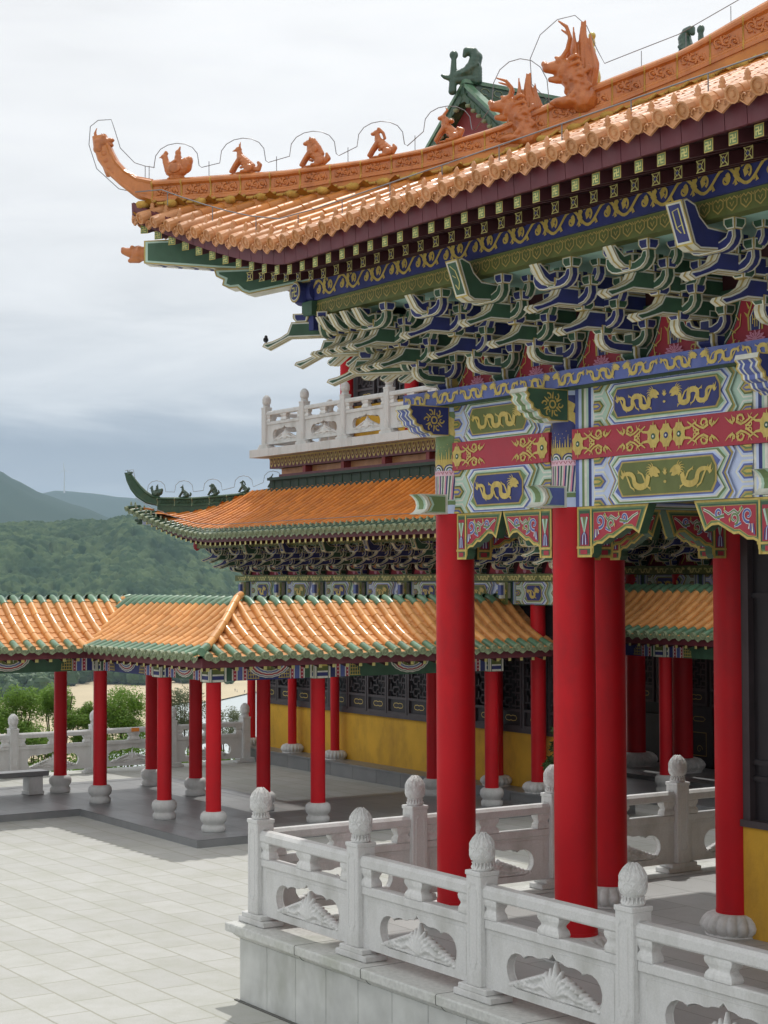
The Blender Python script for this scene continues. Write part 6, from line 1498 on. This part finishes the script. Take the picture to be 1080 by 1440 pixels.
# ================================================================== CAMERA GEOMETRY (numbers only) for placing the far landscape
CAM = Vector((15.16, -8.22, 4.1)); FPX = 2465.1
a_, p_, ro_ = -.991769, .0374389, -.00309055
def camcol(d):
    x, y, z = d; cp, sp = cos(p_), sin(p_); yc = cp*y+sp*z; z2 = -sp*y+cp*z; cr, sr = cos(ro_), sin(ro_)
    return (cr*x+sr*z2, -sr*x+cr*z2, yc)
cX = camcol((cos(a_), sin(a_), 0)); cY = camcol((-sin(a_), cos(a_), 0)); cZ = camcol((0, 0, 1))
RIGHT = Vector((cX[0], cY[0], cZ[0])); UP = Vector((cX[1], cY[1], cZ[1])); FWD = Vector((cX[2], cY[2], cZ[2]))
def ray(px, py): return RIGHT*((px-540)/FPX)-UP*((py-720)/FPX)+FWD
def far(px, d, z):      # a point on the terrain at horizontal distance d in a compass direction
    r = ray(px, 817); r.z = 0; r.normalize(); return (CAM.x+r.x*d, CAM.y+r.y*d, z)
def elev(py, d): return CAM.z+(817-py)/FPX*d*1.002

from mathutils import noise
# ---------------- materials of the landscape
def hillmat(name, c1, c2, c3, s):
    m = bpy.data.materials.new(name); m.use_nodes = True; nt = m.node_tree; N = nt.nodes; L = nt.links; b = N['Principled BSDF']
    tc = N.new('ShaderNodeTexCoord'); v = N.new('ShaderNodeTexVoronoi'); v.inputs['Scale'].default_value = s; L.new(tc.outputs['Object'], v.inputs['Vector'])
    rp = N.new('ShaderNodeSeparateColor'); L.new(v.outputs['Color'], rp.inputs[0])
    mx = N.new('ShaderNodeMix'); mx.data_type = 'RGBA'; L.new(rp.outputs[0], mx.inputs['Factor']); mx.inputs['A'].default_value = (*c1, 1); mx.inputs['B'].default_value = (*c2, 1)
    n = N.new('ShaderNodeTexNoise'); n.inputs['Scale'].default_value = s*.12; n.inputs['Detail'].default_value = 5; L.new(tc.outputs['Object'], n.inputs['Vector'])
    mr = N.new('ShaderNodeMapRange'); mr.inputs[1].default_value = .45; mr.inputs[2].default_value = .7; L.new(n.outputs['Fac'], mr.inputs[0])
    m2 = N.new('ShaderNodeMix'); m2.data_type = 'RGBA'; L.new(mr.outputs[0], m2.inputs['Factor']); L.new(mx.outputs['Result'], m2.inputs['A']); m2.inputs['B'].default_value = (*c3, 1)
    L.new(m2.outputs['Result'], b.inputs['Base Color']); b.inputs['Roughness'].default_value = .9; b.inputs['Specular IOR Level'].default_value = .1
    MATS[name] = m
hillmat('canopy', (.020,.052,.020), (.085,.125,.050), (.016,.042,.017), .15)
hillmat('farcanopy', (.018,.045,.020), (.022,.045,.022), (.035,.06,.03), .012)
m = bpy.data.materials.new('sea'); m.use_nodes = True; b = m.node_tree.nodes['Principled BSDF']; b.inputs['Base Color'].default_value = (.52, .57, .57, 1); b.inputs['Roughness'].default_value = .32; b.inputs['Specular IOR Level'].default_value = .8  # pale base colour has the water's bright reflection painted in
nz = m.node_tree.nodes.new('ShaderNodeTexNoise'); nz.inputs['Scale'].default_value = .25; nz.inputs['Detail'].default_value = 6; bp = m.node_tree.nodes.new('ShaderNodeBump'); bp.inputs['Strength'].default_value = .4; bp.inputs['Distance'].default_value = .6
tc = m.node_tree.nodes.new('ShaderNodeTexCoord'); m.node_tree.links.new(tc.outputs['Object'], nz.inputs['Vector']); m.node_tree.links.new(nz.outputs['Fac'], bp.inputs['Height']); m.node_tree.links.new(bp.outputs[0], b.inputs['Normal'])
MATS['sea'] = m

def lerp_list(L, x):
    if x <= L[0][0]: return L[0][1]
    for i in range(len(L)-1):
        if x <= L[i+1][0]: t = (x-L[i][0])/(L[i+1][0]-L[i][0]); t = t*t*(3-2*t)*.4+t*.6; return L[i][1]+(L[i+1][1]-L[i][1])*t
    return L[-1][1]
def hill(name, crest, dc, df, db, px0, px1, nx, ny, base, mat_, crown=0, cs=8, rough_=1, amp=10):
    vs = []; fs = []; bump = []
    for i in range(nx+1):
        px = px0+(px1-px0)*i/nx; zc_ = elev(lerp_list(crest, px), dc)
        for j in range(ny+1):
            t = j/ny; d = df+(db-df)*t
            if d < dc: u = (d-df)/(dc-df); h = base+(zc_-base)*(sin(u*pi/2)**1.05)
            else: u = (d-dc)/(db-dc); h = zc_+(base-zc_)*(1-cos(u*pi/2))
            x, y, _ = far(px, d, 0)
            k = noise.fractal(Vector((x, y, 0))/(cs*30), 1.0, 2.0, 5)*amp*min(1, 3*abs(d-dc)/(dc-df))*min(1, u*4 if d < dc else 1)
            c = 0
            if crown:
                vd = noise.voronoi(Vector((x, y, 0))/cs)[0][0]; c = crown*(sqrt(max(0, 1-min(1, vd*1.15)**2)))+noise.noise(Vector((x, y, 3))/(cs*.3))*crown*.22+noise.noise(Vector((x, y, 9))/(cs*2.2))*crown*.5
            vs.append((x, y, h+k+c))
    fs = [(i*(ny+1)+j, (i+1)*(ny+1)+j, (i+1)*(ny+1)+j+1, i*(ny+1)+j+1) for i in range(nx) for j in range(ny)]
    mb = MB(); mb.add(vs, fs, mat_, True); return mb.build(name, kind='structure')
Zb = -60
hill('green_hill', [(-200,752),(0,749),(67,749),(100,746),(140,748),(182,741),(207,749),(245,764),(290,782),(350,820),(420,850),(560,880),(700,905)], 1750, 1230, 2050, -110, 600, 620, 470, Zb-2, 'canopy', 7.5, 7, 1, 18)
hill('blue_mountain', [(-400,600),(-60,640),(0,670),(20,681),(60,700),(110,716),(170,738),(260,770),(420,800),(700,815)], 4200, 2700, 6000, -400, 700, 90, 50, Zb-2, 'farcanopy', 0, 40, 1, 60)
hill('far_mountain', [(-300,720),(0,712),(50,701),(80,695),(133,699),(167,704),(210,707),(300,712),(420,725),(560,745),(760,770),(1100,800)], 6500, 5000, 8500, -400, 1300, 100, 40, Zb-2, 'farcanopy', 0, 60, 1, 80)
# sea and beach
mb = MB(); mb.add([(-9500,-9000,Zb-.6),(2500,-9000,Zb-.6),(2500,9500,Zb-.6),(-9500,9500,Zb-.6)], [(0,1,2,3)], 'sea'); mb.build('sea', kind='structure')
def on(px, py, z=Zb): r = ray(px, py); t = (z-CAM.z)/r.z; p = CAM+r*t; return (p.x, p.y, z)
mb = MB()
sh = [(-120,1085),(60,1080),(170,1055),(215,1015),(240,991),(262,987.5),(282,987),(309,984),(322,981),(337,977.5),(350,974.5),(362,972.5),(400,968),(470,962),(640,955)]
up_ = [(640,935),(470,935),(362,935),(250,935),(120,935),(0,935),(-120,935)]
mb.add([on(*p, Zb+.1) for p in sh+up_], [tuple(range(len(sh+up_)))], 'sand')
mb.build('beach', kind='structure')
# hillside falling from the plaza to the shore
mb = MB(); nx, ny = 40, 30; vs = []
for i in range(nx+1):
    for j in range(ny+1):
        y = -160+8*i*1.0; d = (j/ny)**1.8*210
        x = -19.99-d; z = -.55-d*.31-8*(j/ny)**2+noise.fractal(Vector((x*.05, y*.05, 0)), 1, 2, 4)*min(3, d*.1)
        vs.append((x, y, max(z, Zb-1)))
mb.add(vs, [(i*(ny+1)+j, i*(ny+1)+j+1, (i+1)*(ny+1)+j+1, (i+1)*(ny+1)+j) for i in range(nx) for j in range(ny)], 'soil', True)
mb.build('hillside', kind='structure')
# far wood behind the beach: many crowns that read as one mass
mb = MB(); r_ = random.Random(5)
for i in range(300):
    px = r_.uniform(-60, 330); d = r_.uniform(1065, 1200)
    if px < 75 and r_.random() < .5: d = r_.uniform(900, 1060)
    H = r_.uniform(9, 17)*(1 if px < 180 else max(.35, 1-(px-180)/190)); x, y, _ = far(px, d, 0)
    rr = H*.42
    for k in range(5):
        an = r_.uniform(0, 6.28); q = rr*.55*r_.random(); c = (x+q*cos(an), y+q*sin(an), Zb+H*(.35+.13*k)); s_ = rr*(1-.13*k)
        vs = []; ph = r_.random()*6
        for a in range(5):
            th = pi*(a+.5)/5
            for b_ in range(7): t = 2*pi*b_/7+a; g = s_*(.8+.4*r_.random()); vs.append((c[0]+g*sin(th)*cos(t), c[1]+g*sin(th)*sin(t), c[2]+g*cos(th)*.8))
        mb.add(vs, [(a*7+b_, a*7+(b_+1) % 7, a*7+7+(b_+1) % 7, a*7+7+b_) for a in range(4) for b_ in range(7)]+[tuple(range(6,-1,-1)), tuple(range(28,35))], 'leafB')
mb.build('distant_wood', label='dark wood of casuarina trees along the back of the beach', cat='wood', kind='stuff')

# wind turbine on the far ridge
x, y, _ = far(90, 6300, 0); zt = elev(694, 6300)-12
tu = empty('wind_turbine', (x, y, zt), label='tiny white wind turbine on the far blue mountain ridge', cat='wind turbine')
hubz = elev(667, 6300)-zt
mb = MB(); mb.revolve([(3.0, 0), (2.2, hubz*.5), (1.6, hubz)], (0, 0, 0), 12, 'white'); mb.build('tower', tu)
vx = -FWD.copy(); vx.z = 0; vx.normalize(); rx = Vector((-vx.y, vx.x, 0))
mb = MB(); a = Vector((0, 0, hubz)); mb.tube([tuple(a-vx*4), tuple(a+vx*5)], [2.2, 2.0], 8, 'white'); mb.build('nacelle', tu)
for an in (95, 215, 335):
    mb = MB(); dd = rx*cos(radians(an))+Vector((0, 0, sin(radians(an)))); mb.tube([tuple(a+vx*5), tuple(a+vx*5+dd*8), tuple(a+vx*5+dd*27)], [1.6, 2.4, .8], 6, 'white', flat=.4); mb.build('blade', tu)

# ---------------- shrubs beyond the plaza edge
def leaves(center, R, n, size, m, seed, flat=.9, lobes=9, hue=None, droop=0):
    rnd = random.Random(seed); mb = MB(); cs = []
    for k in range(lobes):
        an = rnd.uniform(0, 6.28); q = rnd.uniform(.25, .8); z = rnd.uniform(-.5, .85)
        cs.append((q*cos(an)*R[0]*sqrt(1-.5*z*z), q*sin(an)*R[1]*sqrt(1-.5*z*z), z*R[2], rnd.uniform(.26, .48)))
    vs = []; fs = []
    for i in range(n):
        c = rnd.choice(cs); u = Vector((rnd.gauss(0, 1), rnd.gauss(0, 1), rnd.gauss(0, 1))).normalized(); rr = c[3]*(rnd.random()**.45)*min(R)*1.15
        p = Vector((c[0], c[1], c[2]))+u*rr
        t = Vector((rnd.gauss(0, 1), rnd.gauss(0, 1), rnd.gauss(-droop, .6))).normalized(); s_ = t.cross(u)
        if s_.length < .01: continue
        s_.normalize(); l = size*rnd.uniform(.7, 1.4); w = l*.34
        b = len(vs); vs += [tuple(p-t*l*.5), tuple(p+s_*w*.5), tuple(p+t*l*.5+u*l*.1), tuple(p-s_*w*.5)]; fs.append((b, b+1, b+2, b+3))
    mb.add(vs, fs, m); return mb
def shrub(kind, px, ytop, wpx, d, n, m, seed, label, size=.075, lobes=10, extra=0):
    zt_ = elev(ytop, d); W = wpx/FPX*d/2; x, y, _ = far(px, d, 0)
    zg = -.55-max(0, (-20-x))*.33-.1; Rz = min((zt_-zg)/2*.95, W*1.25); zc_ = zt_-Rz
    W *= 1.12; n = int(n*1.35); lobes = int(lobes*1.3)
    t = empty(kind, (x, y, zg), label=label, cat='tree' if 'tree' in kind else 'shrub', group='shrubs beyond the plaza edge')
    mb = leaves(None, (W, W, Rz), n, size, m, seed, lobes=lobes); o = mb.build('crown', t); o.location = (0, 0, zc_-zg)
    mb = MB(); rnd = random.Random(seed)
    for k in range(6):
        an = rnd.uniform(0, 6.28); q = W*rnd.uniform(.3, .75); h = zc_-zg
        mb.tube([(0, 0, -.1), (q*.2*cos(an), q*.2*sin(an), h*.4), (q*cos(an), q*sin(an), h+Rz*rnd.uniform(.1, .7))], [.05, .035, .012], 6, 'bark')
    mb.build('trunk', t)
shrub('broadleaf_shrub', 14, 964, 84, 44, 7000, 'leafA', 1, 'leafy green shrub at the very left edge beyond the distant balustrade', lobes=14)
shrub('broadleaf_shrub', 82, 956, 64, 45, 6500, 'leafA', 2, 'taller bright green shrub behind the leftmost dark red walkway column', lobes=12)
shrub('broadleaf_shrub', 118, 992, 50, 44.5, 4500, 'leafA', 3, 'lower green shrub filling the gap between two dark red walkway columns', lobes=9)
shrub('broadleaf_shrub', 172, 972, 84, 45, 8000, 'leafA', 4, 'broad bright green shrub seen just left of the paired red columns', lobes=14)
shrub('feathery_shrub', 258, 972, 66, 46, 4200, 'leafC', 5, 'sparse grey-green feathery bush between the walkway columns in front of the beach', size=.06, lobes=12)
shrub('feathery_shrub', 318, 998, 50, 45.5, 2600, 'leafC', 6, 'small feathery bush with pale sea behind, near the corner of the distant balustrade', size=.055, lobes=9)
shrub('broadleaf_shrub', 45, 1010, 90, 43.5, 5500, 'leafA', 7, 'low dense shrub pressed against the distant balustrade at the left', lobes=12)
shrub('broadleaf_shrub', 225, 1040, 120, 43.3, 6500, 'leafA', 8, 'low hedge-like shrub showing through the pierced slabs of the distant balustrade', lobes=16)
shrub('broadleaf_shrub', 330, 1048, 70, 43.3, 3500, 'leafA', 9, 'small low shrub behind the last bay of the distant balustrade', lobes=9)
shrub('broadleaf_shrub', 140, 1038, 110, 43.4, 6000, 'leafA', 10, 'low shrub behind the balustrade between the bench and the paired columns', lobes=14)
mb = MB(); rnd = random.Random(77); vs = []; fs = []
for i in range(52000):
    y = rnd.uniform(-8, 14); x = -20.15-rnd.random()**1.6*6.5; g = -.55-(-19.99-x)*.31
    h = g+(.35+.75*max(0, noise.noise(Vector((x*.9, y*.9, 0)))+.45))*rnd.random()**.6
    t = Vector((rnd.gauss(0, 1), rnd.gauss(0, 1), rnd.gauss(.3, .8))).normalized(); u = Vector((rnd.gauss(0, 1), rnd.gauss(0, 1), rnd.gauss(0, 1))); s_ = t.cross(u).normalized(); l = rnd.uniform(.05, .10); p = Vector((x, y, h)); b = len(vs)
    vs += [tuple(p-t*l*.5), tuple(p+s_*l*.18), tuple(p+t*l*.5), tuple(p-s_*l*.18)]; fs.append((b, b+1, b+2, b+3))
mb.add(vs, fs, 'leafA'); mb.build('undergrowth', label='tangled green undergrowth on the slope beyond the plaza edge', cat='undergrowth', kind='stuff')
# potted plant by the side hall
pp = empty('potted_shrub', (-8.15, 10.55, .30), label='dark green potted shrub half hidden behind the big central column', cat='potted plant')
mb = MB(); mb.revolve([(.13,0),(.16,.05),(.20,.28),(.22,.30),(.19,.30),(.18,.26)], (0,0,0), 20, 'darkstone'); mb.build('pot', pp)
o = leaves(None, (.27,.27,.5), 1400, .09, 'leafB', 11, lobes=8).build('foliage', pp); o.location = (0, 0, .8)

# ---------------- people on the beach and the small bird
def person(px, py, label, top, ang):
    x, y, z = on(px, py, Zb+.1); 
    o = sculpt('person', [('c', [(.10,0,.05),(.09,.02,.48),(.08,0,.92)], [.05,.06,.09]), ('c', [(-.12,.18,.05),(-.09,.05,.48),(-.08,0,.92)], [.05,.06,.09]), ('c', [(0,0,.92),(0,0,1.2),(0,0,1.42)], [.15,.15,.16]), ('c', [(0,0,1.45),(0,0,1.56)], [.055,.055]), ('e', (0,-.01,1.66), (.085,.10,.12)),
        ('c', [(.19,0,1.40),(.25,.02,1.12),(.24,-.08,.86)], [.055,.045,.035]), ('c', [(-.19,0,1.40),(-.25,0,1.12),(-.23,.06,.86)], [.055,.045,.035]), ('e', (.10,-.06,.03), (.05,.12,.04)), ('e', (-.12,.12,.03), (.05,.12,.04))], .03, top, None, 1)
    o.data.materials.append(MATS['skin']); o.data.materials.append(MATS['darkwood'])
    for p in o.data.polygons:
        c = p.center
        p.material_index = 1 if (c.z > 1.5 and c.z < 1.72) or (abs(c.x) > .2 and c.z < 1.1) else 2 if c.z >= 1.72 or c.z < .92 else 0
    o.location = (x, y, z); o.rotation_euler = (0, 0, ang); tag(o, label, 'person')
person(330.5, 972.5, 'person in a dark top walking on the beach, left of the three', 'cloth', .6)
person(333.5, 973.5, 'person in a pale top on the beach, middle of the three', 'clothwhite', 2.2)
person(344, 974.5, 'person standing apart nearer the waterline on the beach', 'cloth', 1.2)
bd = sculpt('bird', [('c', [(-.035,0,.03),(.0,0,.045),(.03,0,.06)], [.012,.022,.018]), ('e', (.045,0,.078), (.016,.014,.014)), ('c', [(.056,0,.078),(.072,0,.074)], [.004,.0025]), ('c', [(-.03,0,.03),(-.075,0,.022)], [.009,.006]), ('e', (-.01,.016,.045), (.03,.006,.014)), ('e', (-.01,-.016,.045), (.03,.006,.014)), ('c', [(.005,.008,.03),(.006,.008,.0)], [.003,.003]), ('c', [(.005,-.008,.03),(.006,-.008,.0)], [.003,.003])], .0028, 'birdblack', None, 1)
bd.location = (X1-1.93*.70711+.015, YF-1.93*.70711+.015, 6.425); bd.rotation_euler = (0, 0, 2.6); bd.scale = (1.2,)*3
tag(bd, 'small dark bird perched on the tip of the long green corner beak', 'bird')

# remove prototypes nobody placed
for ch in list(bayP.children): bpy.data.objects.remove(ch)
bpy.data.objects.remove(bayP)
for o in list(bpy.data.objects):
    if o.name.startswith('bracket_set') and o.parent is None: bpy.data.objects.remove(o)

# ================================================================== AIR, LIGHT, CAMERA
HAZE = 1.05e-4
hz = MB(); hz.box(-9300, -8800, Zb-3, 400, 9000, 480, 'white'); ho = hz.build('haze', kind='stuff', label='thin pale sea haze over the whole view', cat='haze')
m = bpy.data.materials.new('haze'); m.use_nodes = True; nt = m.node_tree; nt.nodes.clear(); out = nt.nodes.new('ShaderNodeOutputMaterial'); pv = nt.nodes.new('ShaderNodeVolumePrincipled')
pv.inputs['Color'].default_value = (.60, .80, 1.0, 1); pv.inputs['Density'].default_value = HAZE; pv.inputs['Anisotropy'].default_value = .0
nt.links.new(pv.outputs[0], out.inputs['Volume']); ho.data.materials.clear(); ho.data.materials.append(m)

W = bpy.data.worlds.new('World'); S.world = W; W.use_nodes = True; nt = W.node_tree; N = nt.nodes; L = nt.links; bg = N['Background']
sund = Vector((-.345, .33, 1)).normalized()
sky = N.new('ShaderNodeTexSky'); sky.sky_type = 'NISHITA'; sky.sun_disc = False; sky.sun_elevation = math.asin(sund.z); sky.sun_rotation = atan2(sund.x, sund.y)
tc = N.new('ShaderNodeTexCoord'); sx = N.new('ShaderNodeSeparateXYZ'); L.new(tc.outputs['Generated'], sx.inputs[0])
ramp = N.new('ShaderNodeValToRGB'); L.new(sx.outputs['Z'], ramp.inputs[0])
E_ = ramp.color_ramp; stops = [(0.0,(.66,.70,.75)),(.038,(.64,.685,.74)),(.052,(.45,.50,.575)),(.072,(.385,.44,.52)),(.090,(.50,.55,.62)),(.110,(.76,.79,.825)),(.145,(.93,.94,.95)),(.22,(1.04,1.04,1.04)),(1.0,(1.06,1.06,1.05))]
while len(E_.elements) > 1: E_.elements.remove(E_.elements[-1])
E_.elements[0].position = 0; E_.elements[0].color = (*stops[0][1], 1)
for p, c in stops[1:]: e = E_.elements.new(p); e.color = (*c, 1)
mp = N.new('ShaderNodeMapping'); mp.inputs['Scale'].default_value = (1.2, 1.2, 7.0); L.new(tc.outputs['Generated'], mp.inputs[0])
nz = N.new('ShaderNodeTexNoise'); nz.inputs['Scale'].default_value = 3.4; nz.inputs['Detail'].default_value = 9; nz.inputs['Roughness'].default_value = .55; nz.inputs['Distortion'].default_value = .35; L.new(mp.outputs[0], nz.inputs['Vector'])
# clouds shift where along the height ramp we look, and vary in brightness
ad = N.new('ShaderNodeMath'); ad.operation = 'MULTIPLY_ADD'; ad.inputs[1].default_value = .12; L.new(nz.outputs['Fac'], ad.inputs[0])
sb_ = N.new('ShaderNodeMath'); sb_.operation = 'SUBTRACT'; sb_.inputs[1].default_value = .06; L.new(sx.outputs['Z'], sb_.inputs[0]); L.new(sb_.outputs[0], ad.inputs[2]); L.new(ad.outputs[0], ramp.inputs[0])
r2 = N.new('ShaderNodeMapRange'); r2.inputs[1].default_value = .3; r2.inputs[2].default_value = .7; r2.inputs[3].default_value = 9.5; r2.inputs[4].default_value = 11.0; L.new(nz.outputs['Fac'], r2.inputs[0])
vm = N.new('ShaderNodeVectorMath'); vm.operation = 'SCALE'; L.new(ramp.outputs[0], vm.inputs[0]); L.new(r2.outputs[0], vm.inputs['Scale'])
mx = N.new('ShaderNodeMix'); mx.data_type = 'RGBA'; mx.inputs['Factor'].default_value = .94; L.new(sky.outputs[0], mx.inputs['A']); L.new(vm.outputs[0], mx.inputs['B'])
L.new(mx.outputs['Result'], bg.inputs['Color']); bg.inputs['Strength'].default_value = .1

sl = bpy.data.lights.new('sun', 'SUN'); sl.energy = 2.5; sl.angle = radians(.9); sl.color = (1, .97, .92); so = bpy.data.objects.new('sun', sl); COL.objects.link(so)
so.rotation_euler = sund.to_track_quat('Z', 'Y').to_euler(); so.location = (0, 0, 30)
cd = bpy.data.cameras.new('camera'); co = bpy.data.objects.new('camera', cd); COL.objects.link(co)
cd.sensor_fit = 'VERTICAL'; cd.sensor_height = 36; cd.lens = FPX/1440*36; cd.clip_end = 30000; cd.clip_start = .1
co.matrix_world = Matrix(((RIGHT.x, UP.x, -FWD.x, CAM.x), (RIGHT.y, UP.y, -FWD.y, CAM.y), (RIGHT.z, UP.z, -FWD.z, CAM.z), (0, 0, 0, 1)))
S.camera = co
S.view_settings.view_transform = 'Standard'; S.view_settings.look = 'None'; S.view_settings.exposure = 0; S.view_settings.gamma = 1
S.render.resolution_x = 768; S.render.resolution_y = 1024
